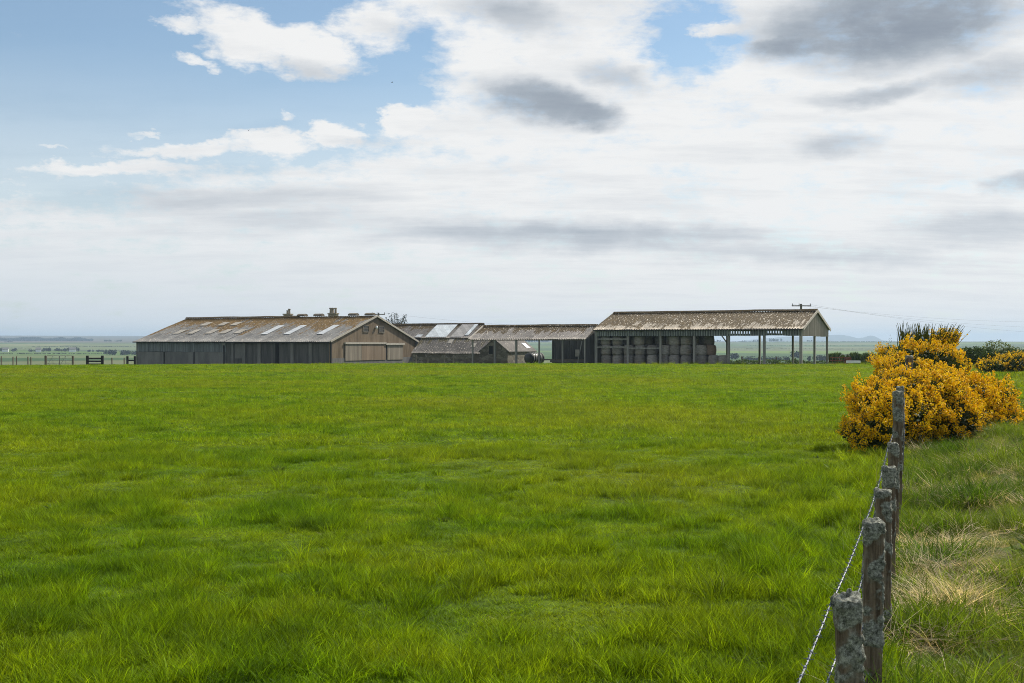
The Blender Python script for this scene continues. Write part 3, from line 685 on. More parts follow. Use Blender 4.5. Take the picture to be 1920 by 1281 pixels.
    # ventilators on the ridge, roof lights in the slope
    for px in (567, 598, 663, 694):
        ro = (O[0] - math.sin(ang)*W/2, O[1] + math.cos(ang)*W/2); x = local_x(ro, ang, px); mb = MB()
        prism(mb, x - .62, x + .62, [(W/2 - .42, zr + .12), (W/2 + .42, zr + .12), (W/2 + .36, zr + .34), (W/2, zr + .46), (W/2 - .36, zr + .34)])
        mb.build('ridge_ventilator', M_wood, B)
    def light(pxe, f0, f1, w, m, sec=1):
        x = X(pxe); nz = 1/math.hypot(1, slope); off = .085
        ya, yb = -ov + (W/2 + ov)*f0, -ov + (W/2 + ov)*f1; za = ze - ov*slope + .05 + (ya + ov)*slope + off; zb = ze - ov*slope + .05 + (yb + ov)*slope + off
        MB().add([(x, ya, za), (x + w, ya, za), (x + w, yb, zb), (x, yb, zb), (x, ya, za-.02), (x + w, ya, za-.02), (x + w, yb, zb-.02), (x, yb, zb-.02)], [(0,1,2,3), (7,6,5,4), (4,5,1,0), (5,6,2,1), (6,7,3,2), (7,4,0,3)]).build('roof_light', m, B)
    for px in (466, 509, 572): light(px, .26, .62, 1.0, M_rlight)
    for px in (296, 323, 357, 383, 410): light(px, .30, .47, 1.0, M_tan)
    for px in (313, 346, 370): light(px, .64, .78, 1.1, M_tan)
build_cattle_barn()

# ------------------------------------------------------------------ open hay barn
def build_hay_barn():
    O = (9.04, 128.3); ang = math.atan2(-.467, .884); L = 22.05; W = 11.05; zg = -.35; ze = 3.58 - zg; zr = 5.42 - zg
    B = empty('hay_barn', (O[0], O[1], zg), ang, 'tall open-sided hay barn with a brown mossy roof on posts', 'barn')
    Mr = roof_mat('hay_barn_roof', (.33, .30, .255), MOSSD, zr - ze, .90, .75, 1.6)
    slope = (zr - ze)/(W/2); ov = .30
    corr('roof', -.25, L + .3, -ov, ze - ov*slope, W/2, zr, Mr, B, seed=7, sag=.05, pitch=.28, amp=.04, wob=.04)
    corr('roof', -.25, L + .3, W + ov, ze - ov*slope, W/2, zr, Mr, B, seed=8, sag=.05)
    ridge_cap(B, -.3, L + .35, W/2, zr + .10, roof_mat('hay_barn_ridge', (.10, .09, .07), MOSSD, 6, .4, .1), .5, 9)
    drop = .78; zb = ze - drop
    gaps = ((4.0, 4.9, .82), (7.4, 8.7, .80), (12.0, 12.9, .80), (14.6, 16.9, 0), (18.7, 20.3, 0))
    def skip(i, x):
        for a, c, m in gaps:
            if a < x < c and (i // 2) % 2 == 0: return (.80, .90) if m else (.22 + .1*float(vnoise(x, 2., 3)), .78)
        return None
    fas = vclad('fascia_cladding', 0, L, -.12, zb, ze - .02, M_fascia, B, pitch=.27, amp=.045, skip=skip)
    top = lambda y: ze + min(y, W - y)*slope - .05
    vclad('gable_cladding', 0, W, L + .12, zb - .05, ze, M_gable, B, pitch=.26, amp=.025, axis='y', top=top)
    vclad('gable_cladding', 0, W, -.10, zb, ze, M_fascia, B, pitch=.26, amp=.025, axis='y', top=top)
    for (ya, za, yb, zb_) in ((-ov, ze - ov*slope, W/2, zr), (W/2, zr, W + ov, ze - ov*slope)):
        MB().bar((L + .33, ya, za - .02), (L + .33, yb, zb_ - .02), .06, .26).build('verge_board', M_trim, B)
        MB().bar((-.28, ya, za - .02), (-.28, yb, zb_ - .02), .06, .20).build('verge_board', M_wood, B)
    bay = L/6
    for i in range(7):
        w = .26 if i in (0, 6) else .22
        for y, k in ((0, w), (W, .20)):
            MB().box(i*bay - k/2, y - k/2, -.6, i*bay + k/2, y + k/2, ze - .1).build('post', M_post, B)
        mb = MB()                                                    # roof truss
        mb.bar((i*bay, 0, ze - .15), (i*bay, W, ze - .15), .08, .14); mb.bar((i*bay, W/2, ze - .1), (i*bay, W/2, zr - .2), .08, .1)
        mb.bar((i*bay, .1, ze - .14), (i*bay, W/2, zr - .14), .08, .12); mb.bar((i*bay, W/2, zr - .14), (i*bay, W - .1, ze - .14), .08, .12)
        mb.build('truss', M_wood, B)
    MB().box(L - .10, W/2 - .10, -.6, L + .10, W/2 + .10, ze - .1).build('post', M_post, B)
    for i in (3,): MB().bar((i*bay, W, ze - 1.5), (i*bay - .9, W, ze - .3), .12, .12).build('brace', M_post, B)
    for x0, x1, py in ((0, bay, 636), (0, bay, 651), (bay, 2*bay, 653)):
        z = CAMZ + (HY - py)/F*127 - zg; MB().bar((x0 + .12, -.02, z), (x1 - .12, -.02, z), .07, .14).build('rail', M_post, B)
    MB().tube([(-.2, -ov - .08, ze - ov*slope - .03), (L + .2, -ov - .08, ze - ov*slope - .06)], .055, 6).build('gutter', M_blackwood, B)
    # ---- the bales
    mb_, t, b = mat('weathered_bale'); p = t.obj(); rn = t.rand()
    c = t.mix(t.ramp(t.noise(t.mapping(p, scale=(.6, .6, 5)), 5, 6, .7), .35, .68), (.15, .142, .13), (.32, .305, .28))
    c = t.mix(t.ramp(t.noise(p, 1.4, 3, .6), .5, .7, 0, .5), c, (.20, .14, .09))
    hs = t.new('ShaderNodeHueSaturation'); t.put(hs.inputs['Value'], t.ramp(rn, 0, 1, .75, 1.2)); t.put(hs.inputs['Color'], c)
    t.put(b.inputs['Base Color'], hs.outputs[0]); b.inputs['Roughness'].default_value = 1; bump(t, b, t.noise(t.mapping(p, scale=(1, 1, 6)), 9, 5, .7), .8, .04)
    m_red, t, b = mat('old_brown_bale'); t.put(b.inputs['Base Color'], t.mix(t.ramp(t.noise(t.mapping(t.obj(), scale=(.6, .6, 4)), 5, 6, .7), .35, .68), (.14, .105, .08), (.24, .18, .135))); b.inputs['Roughness'].default_value = 1
    hgt = 1.075; r = .585
    def bale_mesh(seed, m):
        prof = [(.02, .0), (r*.80, .01), (r*.95, .06), (r, .16), (r*1.01, .35), (r*1.015, .55), (r, .78), (r*.95, .89), (r*.80, hgt - .015), (.02, hgt)]
        o = MB().lathe(prof, 22)
        g = []
        for v in o.v:
            n = mnoise.noise(Vector((v[0]*2.5 + seed*7, v[1]*2.5, v[2]*3))); k = 1 + .055*n; g.append((v[0]*k, v[1]*k, v[2] + .02*n))
        o.v = g; return o.build('hay_bale', m, smooth=True)
    protos = [bale_mesh(i, mb_) for i in range(3)] + [bale_mesh(5, m_red)]
    cols = [(1137, 3), (1159, 3), (1180, 2), (1200, 3), (1224, 2), (1247, 2), (1265, 3), (1287, 3), (1315, 2), (1337, 1), (1358, 1)]
    ord_ = ['first', 'second', 'third', 'fourth', 'fifth', 'sixth', 'seventh', 'eighth', 'ninth', 'tenth', 'eleventh']
    M = Matrix.Translation((O[0], O[1], zg)) @ Matrix.Rotation(ang, 4, 'Z')
    used = set()
    def put(k, x, y, z, label, group, tilt=(0, 0)):
        o = protos[k] if k not in used else protos[k].copy()
        if k in used: COL.objects.link(o)
        used.add(k)
        o.location = M @ Vector((x, y, z)); o.rotation_euler = (tilt[0], tilt[1], random.uniform(0, 6.28)); tag(o, label, 'bale', group)
    z0 = .12
    for ci, (px, n) in enumerate(cols):
        xf = local_x((O[0] + .9*.467, O[1] + .9*.884), ang, px)
        for lv in range(n):
            lvl = ['bottom', 'middle' if n == 3 else 'top', 'top'][lv]
            lab = 'grey round bale, %s of the %s front stack from the left, hay barn' % (lvl, ord_[ci]) if n > 1 else 'lone grey round bale, %s front stack from the left, hay barn' % ord_[ci]
            put((ci*2 + lv) % 3, xf + random.uniform(-.05, .05), .9 + random.uniform(-.06, .06), z0 + lv*(hgt - .02), lab, 'round bales stacked in the hay barn', (random.uniform(-.03, .03), random.uniform(-.04, .04)))
    # two leaning brown bales on the low stack, then the rows behind
    xa = local_x((O[0] + 1.4*.467, O[1] + 1.4*.884), ang, 1331)
    put(3, xa, 1.55, z0 + hgt, 'reddish brown round bale leaning on the low end of the stacks', 'round bales stacked in the hay barn', (0, .10))
    for row in (1, 2):
        for ci in range(9 - (row == 2)):
            x = local_x((O[0] + .9*.467, O[1] + .9*.884), ang, cols[ci][0]) + .35*row + random.uniform(-.08, .08)
            for lv in range(4):
                if row == 2 and lv < 2: continue
                put(random.choice((0, 1, 2)), x, .9 + row*1.22 + random.uniform(-.05, .05), z0 + lv*(hgt - .02), 'grey round bale in the shaded rows behind the front stacks', 'bales in the shaded rows behind')
build_hay_barn()

# ------------------------------------------------------------------ lower sheds and steading between the barns
def build_open_shed():
    ang = math.atan2(-.467, .884); O = (-4.5, 134.5); L = 14.0; W = 6.2; zg = -.75; ze = 2.62 - zg; zr = 4.02 - zg
    B = empty('open_shed', (O[0], O[1], zg), ang, 'low open-fronted shed on timber posts joining the two barns', 'shed')
    Mr = roof_mat('open_shed_roof', (.205, .195, .19), MOSSD, zr - ze, .48, .5, 1.3); sl = (zr - ze)/(W/2); ov = .25
    corr('roof', -.2, L + .1, -ov, ze - ov*sl, W/2, zr, Mr, B, seed=21, sag=.06, pitch=.28, amp=.035, wob=.04)
    corr('roof', -.2, L + .1, W + ov, ze - ov*sl, W/2, zr, Mr, B, seed=22, sag=.05)
    ridge_cap(B, -.2, L + .1, W/2, zr + .08, Mr, .5, 5)
    MB().bar((-.28, -ov, ze - ov*sl + .03), (-.28, W/2, zr + .05), .22, .10).build('verge_board', M_trim, B)
    MB().bar((0, 0, ze - .13), (L, 0, ze - .13), .12, .20).build('eave_beam', M_wood, B)
    MB().bar((0, W, ze - .13), (L, W, ze - .13), .12, .20).build('eave_beam', M_wood, B)
    for px in (882, 928, 968, 1011, 1055, 1097):
        x = min(max(local_x(O, ang, px), .08), L - .08)
        k = .15 if px not in (928, 968) else .20
        MB().box(x - k/2, -k/2, -.4, x + k/2, k/2, ze - .05).build('post', M_post, B)
        mb = MB(); mb.bar((x, 0, ze - .1), (x, W, ze - .1), .08, .12); mb.bar((x, .1, ze - .1), (x, W/2, zr - .12), .08, .1); mb.bar((x, W/2, zr - .12), (x, W - .1, ze - .1), .08, .1); mb.build('truss', M_wood, B)
    x = local_x(O, ang, 1090); MB().bar((x - .55, .05, .3), (x + .05, .05, ze - .3), .06, .08).build('leaning_pole', M_steel, B)
    g = MB(); prism(g, L - .05, L + .05, [(0, 0), (W, 0), (W, ze - .1), (W/2, zr - .1), (0, ze - .1)]); g.build('end_cladding', M_dark, B)
build_open_shed()
def build_back_shed():
    ang = math.atan2(-.467, .884); a = Vector((-5.36, 160)); L = 15.5; O = a - Vector((math.cos(ang), math.sin(ang)))*L; W = 6.4; zg = -1.9; ze = 2.95 - zg; zr = 4.72 - zg
    B = empty('patched_shed', (O.x, O.y, zg), ang, 'mossy grey shed with bright new metal sheets patched into its roof', 'shed')
    Mr = roof_mat('patched_shed_roof', (.14, .135, .133), MOSSD, zr - ze, .42, .25, 1.2); sl = (zr - ze)/(W/2); ov = .25
    corr('roof', -.2, L + .1, -ov, ze - ov*sl, W/2, zr, Mr, B, seed=31, sag=.05)
    corr('roof', -.2, L + .1, W + ov, ze - ov*sl, W/2, zr, Mr, B, seed=32)
    ridge_cap(B, -.2, L + .1, W/2, zr + .07, Mr, .4, 6)
    MB().box(0, 0, 0, L, .25, ze).build('wall', M_dark, B); MB().box(0, W - .25, 0, L, W, ze).build('wall', M_dark, B)
    for x in (0, L - .25):
        g = MB(); prism(g, x, x + .25, [(.26, 0), (W - .26, 0), (W - .26, ze), (W/2, zr - .06), (.26, ze)]); g.build('gable_wall', M_dark, B)
    X = lambda px: local_x((O.x, O.y), ang, px)
    def sheet(p0, p1, f0, f1, m, off=.07):
        x0, x1 = X(p0), X(p1); ya, yb = -ov + (W/2 + ov)*f0, -ov + (W/2 + ov)*f1; za, zb = ze + ya*sl + off, ze + yb*sl + off
        MB().add([(x0, ya, za), (x1, ya, za), (x1, yb, zb), (x0, yb, zb), (x0, ya, za-.03), (x1, ya, za-.03), (x1, yb, zb-.03), (x0, yb, zb-.03)], [(0,1,2,3), (7,6,5,4), (4,5,1,0), (5,6,2,1), (6,7,3,2), (7,4,0,3)]).build('roof_sheet', m, B)
    sheet(798, 837, .05, 1.0, M_galv); sheet(845, 868, .05, .97, M_galv2); sheet(869, 876, .15, 1.0, M_galv, .08); sheet(779, 790, .04, .22, M_rlight, .075)
build_back_shed()
def build_steading():
    ang = math.atan2(-.33, .944); zg = -1.9; c, s = math.cos(ang), math.sin(ang); O = (-2.17 - 1.75*c, 143 - 1.75*s)
    B = empty('stone_steading', (O[0], O[1], zg), ang, 'old rubble stone farm steading with slate roofs under the open shed', 'farm building')
    Ms = roof_mat('stone_slate', (.090, .086, .083), (.060, .050, .022), 1.9, .22, .35, 2.2)
    # cross wing: gable to the front, 3.5 wide, 10.6 long
    W = 3.5; Lw = 10.6; ze = 1.20 - zg; zr = 2.62 - zg
    Mw = roof_mat('wing_slate', (.105, .10, .097), (.085, .070, .032), 40, .0, .3, 2.2)
    prof = [(0, 0), (W, 0), (W, ze), (W/2, zr - .05), (0, ze)]
    g = MB(); n = 5
    g.add([(p[0], 0, p[1]) for p in prof] + [(p[0], .45, p[1]) for p in prof], [tuple(range(n)), tuple(n + i for i in range(n))[::-1]] + [((i+1) % n, i, i + n, (i+1) % n + n) for i in range(n)])
    g.build('gable_wall', M_stone, B)
    MB().box(0, .45, 0, .45, Lw, ze).box(W - .45, .45, 0, W, Lw, ze).build('wall', M_stone, B)
    g = MB(); g.add([(p[0], Lw, p[1]) for p in prof] + [(p[0], Lw - .4, p[1] - .01) for p in prof], [tuple(range(n))[::-1], tuple(n + i for i in range(n))] + [(i, (i+1) % n, (i+1) % n + n, i + n) for i in range(n)]); g.build('gable_wall', M_stone, B)
    sl = (zr - ze)/(W/2)
    for sgn in (0, 1):
        x0, x1 = (-.2, W/2) if sgn == 0 else (W + .2, W/2); z0 = ze - .2*sl + .06
        vs = [(x0, -.08, z0), (x0, Lw + .1, z0), (x1, Lw + .1, zr + .05), (x1, -.08, zr + .05)]; vs += [(a_, b_, c_ - .1) for a_, b_, c_ in vs]
        MB().add(vs, [(0,1,2,3) if sgn else (3,2,1,0), (7,6,5,4) if sgn else (4,5,6,7), (0,4,5,1), (1,5,6,2), (3,2,6,7), (0,3,7,4)]).build('roof', Mw, B)
    MB().box(W - .02, 7.6, 0, W + .03, 9.0, .1).build('sill_stone', M_stone, B)
    # bright skylight on the right slope
    ya, yb = 7.9, 9.4; xa, xb = W - .25, W*.5 + .75; za, zb = ze + (W - xa)*sl + .12, ze + (W - xb)*sl + .12
    MB().add([(xa, ya, za), (xa, yb, za), (xb, yb, zb), (xb, ya, zb), (xa, ya, za-.03), (xa, yb, za-.03), (xb, yb, zb-.03), (xb, ya, zb-.03)], [(0,1,2,3), (7,6,5,4), (0,4,5,1), (1,5,6,2), (2,6,7,3), (3,7,4,0)]).build('skylight', M_clear, B)
    w = MB(); x0 = W/2 - .62; w.box(x0 - .12, -.03, 2.55, x0 + .62, .02, 2.7); w.box(x0 - .1, -.02, 2.7, x0, .02, 3.65); w.box(x0 + .5, -.02, 2.7, x0 + .6, .02, 3.65); wo = w.build('window', M_stone, B)
    MB().box(x0, -.012, 2.7, x0 + .5, .01, 3.65).build('opening', M_void, wo)
    # long wing to the left, its slope towards the field
    L2 = 9.4; W2 = 6.0; ze2 = .92 - zg; zr2 = 2.70 - zg; sl2 = (zr2 - ze2)/3.0; yo = .9
    corr('roof', -L2, .15, yo - .2, ze2 - .2*sl2 + .04, yo + 3, zr2, Ms, B, seed=41, sag=.08, amp=.02, pitch=.34, wob=.05)
    corr('roof', -L2, .15, yo + W2 + .2, ze2 - .2*sl2 + .04, yo + 3, zr2, Ms, B, seed=42, sag=.06, amp=.02, pitch=.34)
    MB().box(-L2 + .1, yo, 0, -.01, yo + .45, ze2).build('wall', M_stone, B); MB().box(-L2 + .1, yo + W2 - .45, 0, -.01, yo + W2, ze2).build('wall', M_stone, B)
    g = MB(); prism(g, -L2 + .12, -L2 + .55, [(yo + .46, 0), (yo + W2 - .46, 0), (yo + W2 - .46, ze2), (yo + 3, zr2 - .08), (yo + .46, ze2)]); g.build('gable_wall', M_stone, B)
    for px, f in ((828, .62), (876, .34)):
        x = local_x((O[0] - s*yo, O[1] + c*yo), ang, px); ya, yb = yo + 3*f, yo + 3*f + .75; za, zb = ze2 + (ya - yo)*sl2 + .10, ze2 + (yb - yo)*sl2 + .10
        MB().add([(x, ya, za), (x + .55, ya, za), (x + .55, yb, zb), (x, yb, zb), (x, ya, za-.03), (x + .55, ya, za-.03), (x + .55, yb, zb-.03), (x, yb, zb-.03)], [(0,1,2,3), (7,6,5,4), (4,5,1,0), (5,6,2,1), (6,7,3,2), (7,4,0,3)]).build('skylight', M_tan, B)
build_steading()
def build_dark_shed():
    ang = math.atan2(-.467, .884); O = (4.55, 139.6); L = 6.2; W = 5; zg = -1.2; h = 3.25 - zg
    B = empty('tin_shed', (O[0], O[1], zg), ang, 'dark upright-clad tin shed with low boarding behind the open shed posts', 'shed')
    vclad('cladding', .12, L, 0, 1.35, h, M_dark, B, pitch=.30, amp=.03)
    for k in range(4): MB().box(-.1, -.06, .1 + k*.32, L, .02, .36 + k*.32).build('board', M_panel, B)
    MB().box(.1, .05, 0, L, .12, h - .05).box(.1, W, 0, L, W + .1, h).box(.1, .12, 0, .2, W, h - .05).box(L - .1, .12, 0, L, W, h - .05).build('wall', M_dark, B)
    MB().box(-.05, -.15, h, L + .1, W + .2, h + .08).build('roof', M_panel, B)
    x = local_x(O, ang, 1083); MB().box(x - .25, -.10, 1.75, x + .25, -.07, 2.55).build('notice_board', M_trim, B)
build_dark_shed()
def build_tank():
    B = empty('slurry_tank', (1.95, 141.2, -1.0), math.atan2(.8, .6), 'black cylindrical tank with pale bands lying on its side behind the open shed', 'tank')
    m, t, b = mat('black_tank_plate'); t.put(b.inputs['Base Color'], t.mix(t.noise(t.obj(), 3, 4), (.012, .016, .018), (.03, .034, .036))); b.inputs['Roughness'].default_value = .38
    r = .66; prof = [(.02, -.16), (r*.6, -.12), (r*.92, -.03), (r, .03), (r, 2.37), (r*.92, 2.43), (r*.6, 2.52), (.02, 2.56)]
    mb = MB().lathe(prof, 28); mb.v = [(z, y, x + 1.28) for x, y, z in mb.v]; mb.build('body', m, B, smooth=True)
    for k in range(5):
        q = .18 + k*.5; mb = MB().lathe([(r + .005, q), (r + .04, q), (r + .04, q + .14), (r + .005, q + .14)], 28); mb.v = [(z, y, x + 1.28) for x, y, z in mb.v]; mb.build('band', M_steel, B, smooth=False)
    for x in (.5, 1.9): MB().box(x - .1, -.55, -.3, x + .1, .55, .72).build('cradle', M_wood, B)
build_tank()
def build_farmhouse():
    a = at(540, 597, 194); c = at(625, 597, 190.4); d = (c - a); ang = math.atan2(d.y, d.x); Lh = math.hypot(d.x, d.y); zg = -2.8
    B = empty('farmhouse', (a.x, a.y, zg), ang, 'farmhouse hidden behind the barn, its two chimney stacks showing above the ridge', 'house')
    zr = 6.10 - zg; W = 7; ze = 3.1 - zg
    Ms = roof_mat('house_slate', (.11, .11, .115), (.07, .06, .03), 2.7, .1, .1)
    sl = (zr - ze)/(W/2)
    corr('roof', -.6, Lh + .6, -W/2 - .2, ze - .2*sl, 0, zr, Ms, B, seed=51, amp=.01); corr('roof', -.6, Lh + .6, W/2 + .2, ze - .2*sl, 0, zr, Ms, B, seed=52, amp=.01)
    g = MB(); prism(g, -.5, Lh + .5, [(-W/2, 0), (W/2, 0), (W/2, ze - .05), (0, zr - .15), (-W/2, ze - .05)]); g.build('wall', M_stone, B)
    for x, pots in ((0, ((-.15, .55, .13), (.25, .80, .19))), (Lh, ((-.30, .85, .36), (.42, .85, .19)))):
        mb = MB(); w = .62 if x == 0 else .70; mb.box(x - w, -.40, zr - .8, x + w, .40, zr + .62); mb.box(x - w - .10, -.48, zr + .62, x + w + .10, .48, zr + .80)
        st = mb.build('chimney_stack', M_chim, B)
        for dx, hh, r in pots:
            MB().lathe([(r, 0), (r*.9, hh*.8), (r*1.15, hh*.82), (r*1.15, hh), (r*.7, hh)], 12, 0, (x + dx, 0, zr + .80)).build('chimney_pot', M_chim, st, smooth=False)
build_farmhouse()

# ------------------------------------------------------------------ poles and wires
def utility_pole(px, py, D, arm, label, ang=0.0, r=.13):
    p = at(px, py, D); zg = gz(p.x, p.y); h = p.z - zg
    B = empty('utility_pole', (p.x, p.y, zg), ang, label, 'utility pole', 'poles carrying the wires')
    MB().tube([(0, 0, -.3), (0, 0, h)], [r*1.25, r*.9], 10).build('pole', M_wood, B)
    MB().bar((-arm/2, -r - .03, h - .28), (arm/2, -r - .03, h - .28), .12, .14).build('crossarm', M_wood, B)
    for f in (-.46, -.12, .46): MB().lathe([(.03, 0), (.06, .04), (.05, .14), (.09, .18), (.04, .26)], 8, 0, (arm*f, -r - .03, h - .21)).build('insulator', M_steel, B)
    return p
P1 = utility_pole(710, 586.5, 200, 2.1, 'weathered pole with one crossarm behind the peak of the brown gable', .1)
P2 = utility_pole(1502, 570, 168, 2.75, 'dark pole with a wide crossarm rising behind the hay barn gable', .05, .16)
P3 = utility_pole(1338, 627, 420, 3.0, 'small distant pole seen under the hay barn roof')
def wire(name, a, b, sag, label, r=.007):
    n = 24; pts = [a.lerp(b, i/n) - Vector((0, 0, sag*4*(i/n)*(1 - i/n))) for i in range(n + 1)]
    tag(MB().tube(pts, r, 4).build(name, M_blackwood), label, 'wire', 'thin wires strung from the poles')
for k, (dx, lab) in enumerate(((-1.2, 'innermost'), (-.3, 'middle'), (1.25, 'outermost'))):
    wire('power_line', Vector((P2.x + dx, P2.y - .2, P2.z - .1)), at(2080 + 12*k, 602 + 14*k, 205), 1.0, 'thin %s of three dark wires running right from the pole behind the hay barn' % lab)
wire('power_line', Vector((P1.x + .9, P1.y - .2, P1.z - .1)), at(1300, 608, 300), 1.6, 'thin wire strung over the low shed roof from the pole behind the brown gable', .009)

# ------------------------------------------------------------------ far-off field fences, gate and farm clutter
def small_post(px, ptop, D, w=.13, label='', group='short wooden posts along the far edge of the field', m=None):
    p = at(px, ptop, D); zg = gz(p.x, p.y); h = p.z - zg; mb = MB()
    mb.box(-w/2, -w/2, -.3, w/2, w/2, h - .05); mb.add([(-w/2, -w/2, h - .05), (w/2, -w/2, h - .05), (w/2, w/2, h - .05), (-w/2, w/2, h - .05), (0, 0, h + .02)], [(0,1,4), (1,2,4), (2,3,4), (3,0,4)])
    o = mb.build('fence_post', m or M_wood); o.location = (p.x, p.y, zg); return tag(o, label, 'post', group)
names = ['at the left edge of the picture', 'second in from the left edge', 'third in from the left edge', 'fourth in from the left edge', 'fifth in from the left edge']
for (px, pt), nm in zip(((2.5, 667.5), (24.5, 668.5), (31, 668), (52.5, 668.5), (58, 669)), names): small_post(px, pt, 122, .09, 'short dark post of the far left field fence, ' + nm)
small_post(85.5, 666.5, 122, .17, 'stout wooden gatepost at the left end of the metal gate')
small_post(137, 667, 122, .17, 'stout wooden gatepost at the right end of the metal gate')
small_post(210, 670.5, 124, .10, 'thin short post between the black board fence and the barn'); small_post(233, 670.5, 124, .10, 'thin short post just left of the barn corner fence')
def gate(pa, pb, D, label):
    a, b = at(pa, 667, D), at(pb, 667, D); zg = gz(a.x, a.y); L = (b - a).length
    B = empty('field_gate', (a.x, a.y, zg), 0, label, 'gate'); h = a.z - zg
    for k in range(5): MB().tube([(0, 0, .15 + (h - .15)*k/4), (L, 0, .15 + (h - .15)*k/4)], .022, 6).build('bar', M_steel, B)
    for x in (0, L*.5, L): MB().tube([(x, 0, .12), (x, 0, h)], .028, 6).build('upright', M_steel, B)
    MB().tube([(.02, 0, .15), (L*.5, 0, h)], .02, 6).build('brace', M_steel, B)
gate(88, 111, 122, 'pale metal field gate beside the left gatepost'); gate(112, 135, 122, 'pale metal field gate beside the right gatepost')
def board_fence(pa, pb, pt, D, nr, label):
    a, b = at(pa, pt, D), at(pb, pt, D); zg = gz((a.x + b.x)/2, a.y); L = b.x - a.x; h = a.z - zg
    B = empty('board_fence', (a.x, a.y, zg), 0, label, 'fence')
    for x in (0, L): MB().box(x - .12, -.1, -.3, x + .12, .1, h).build('post', M_blackwood, B)
    for k in range(nr): MB().box(.12, -.06, .18 + k*(h - .25)/nr, L - .12, 0, .18 + k*(h - .25)/nr + .16).build('rail', M_blackwood, B)
board_fence(164, 192, 667, 123, 3, 'short black board fence between two black posts left of the barn')
board_fence(239, 253, 668, 150, 3, 'short dark rail fence butting against the left barn corner')
for px, pt, lab in ((780, 666, 'small grey post at the foot of the brown gable'), (802, 671, 'small low post in front of the long stone wall'), (833, 667, 'small grey post before the stone wall, under the first skylight'), (850, 666, 'small grey post before the stone wall, beside the dark trough')):
    small_post(px, pt, 132, .14, lab)
a, b_ = at(780, 671.5, 132), at(880, 671.5, 132); o = MB().bar(a, b_, .06, .11).build('fence_rail', M_wood); tag(o, 'low wooden rail along the foot of the stone steading', 'rail')
a, b_ = at(1015, 674.5, 133), at(1112, 675, 131); o = MB().bar(a, b_, .06, .14).build('fence_rail', M_wood); tag(o, 'low wooden rail in front of the dark tin shed', 'rail')
for i, (px, pt) in enumerate(((1391, 668), (1423, 668), (1456, 669.5), (1491, 671))):
    small_post(px, pt, 146, .14, 'wooden post standing in the hedge seen through the hay barn, %s from the bales' % ['nearest', 'second', 'third', 'farthest'][i], 'posts in the hedge behind the hay barn')
def cattle_feeder():
    D = 125; p = at(1556, 678, D); zg = gz(p.x, p.y); k = D/F
    B = empty('livestock_feeder', (p.x, p.y, zg), 0, 'rusty red-brown livestock feeder with hooped rails beside the hay barn', 'feeder')
    MB().box(29*k, -.4, .0, 38*k, .5, .95).build('body', M_rust, B)
    for z in (.25, .6, .92): MB().tube([(0, 0, z), (29*k, 0, z)], .035, 6).build('rail', M_rust, B)
    for i in range(7): MB().tube([(i*29*k/6, 0, 0), (i*29*k/6, 0, .95)], .025, 6).build('bar', M_rust, B)
    for x0, x1, h in ((18*k, 31*k, 1.22), (29*k, 39*k, 1.18)):
        MB().tube([((x0 + x1)/2 - (x1 - x0)/2*math.cos(math.pi*j/10), .1, .5 + (h - .5)*math.sin(math.pi*j/10)**.6) for j in range(11)], .025, 6).build('hoop', M_steel, B)
cattle_feeder()
p = at(1600, 677.5, 116); zg = gz(p.x, p.y)
mb = MB().box(-.62, -.3, .02, .62, .3, .17); mb.box(-.62, -.3, .17, -.56, .3, .26); mb.box(.56, -.3, .17, .62, .3, .26); mb.box(-.56, -.3, .17, .56, -.25, .26); mb.box(-.56, .25, .17, .56, .3, .26)
o = mb.build('water_trough', M_clear); o.location = (p.x, p.y, p.z - .2); tag(o, 'low pale trough lying in the grass right of the rusty feeder', 'trough')

# ------------------------------------------------------------------ foliage
def leaf_mat(name, cs, trans=.3, scale=1.2, deep=None):
    m, t, b = mat(name); n = t.noise(t.pos(), scale, 4, .6)
    g = t.new('ShaderNodeNewGeometry'); r = g.outputs['Random Per Island']
    c = t.cramp(t.math('ADD', t.math('MULTIPLY', n, .5), t.math('MULTIPLY', r, .5)), [(.25, cs[0]), (.5, cs[1]), (.75, cs[2])])
    if deep: c = t.mix(t.ramp(t.noise(t.pos(), 6.5, 3, .6), .47, .62, 0, .45), c, deep)
    t.put(b.inputs['Base Color'], c); b.inputs['Roughness'].default_value = .6; b.inputs['Specular IOR Level'].default_value = .25
    tr = t.new('ShaderNodeBsdfTranslucent'); t.put(tr.inputs[0], c); ms = t.new('ShaderNodeMixShader'); ms.inputs[0].default_value = trans
    t.l.new(b.outputs[0], ms.inputs[1]); t.l.new(tr.outputs[0], ms.inputs[2]); t.l.new(ms.outputs[0], m.node_tree.nodes['Material Output'].inputs['Surface'])
    return m
M_leaf = leaf_mat('shrub_leaf', ((.028, .055, .012), (.055, .095, .020), (.10, .145, .03)))
M_leafp = leaf_mat('pale_shrub_leaf', ((.065, .095, .03), (.13, .165, .055), (.21, .24, .085)))
M_conif = leaf_mat('far_wood_leaf', ((.008, .018, .008), (.014, .028, .012), (.024, .040, .016)), .1, .02)
M_gdark = leaf_mat('gorse_spines', ((.016, .032, .008), (.036, .062, .014), (.070, .095, .022)), .2)
M_gyel = leaf_mat('gorse_flower', ((.68, .37, .003), (.91, .60, .004), (.96, .73, .010)), .30, 3, (.70, .36, .003))
M_broom = leaf_mat('broom_stem', ((.05, .075, .012), (.09, .115, .018), (.16, .16, .02)), .2)
def rand_dirs(n, g):
    v = g.normal(size=(n, 3)); return v/np.linalg.norm(v, axis=1)[:, None]
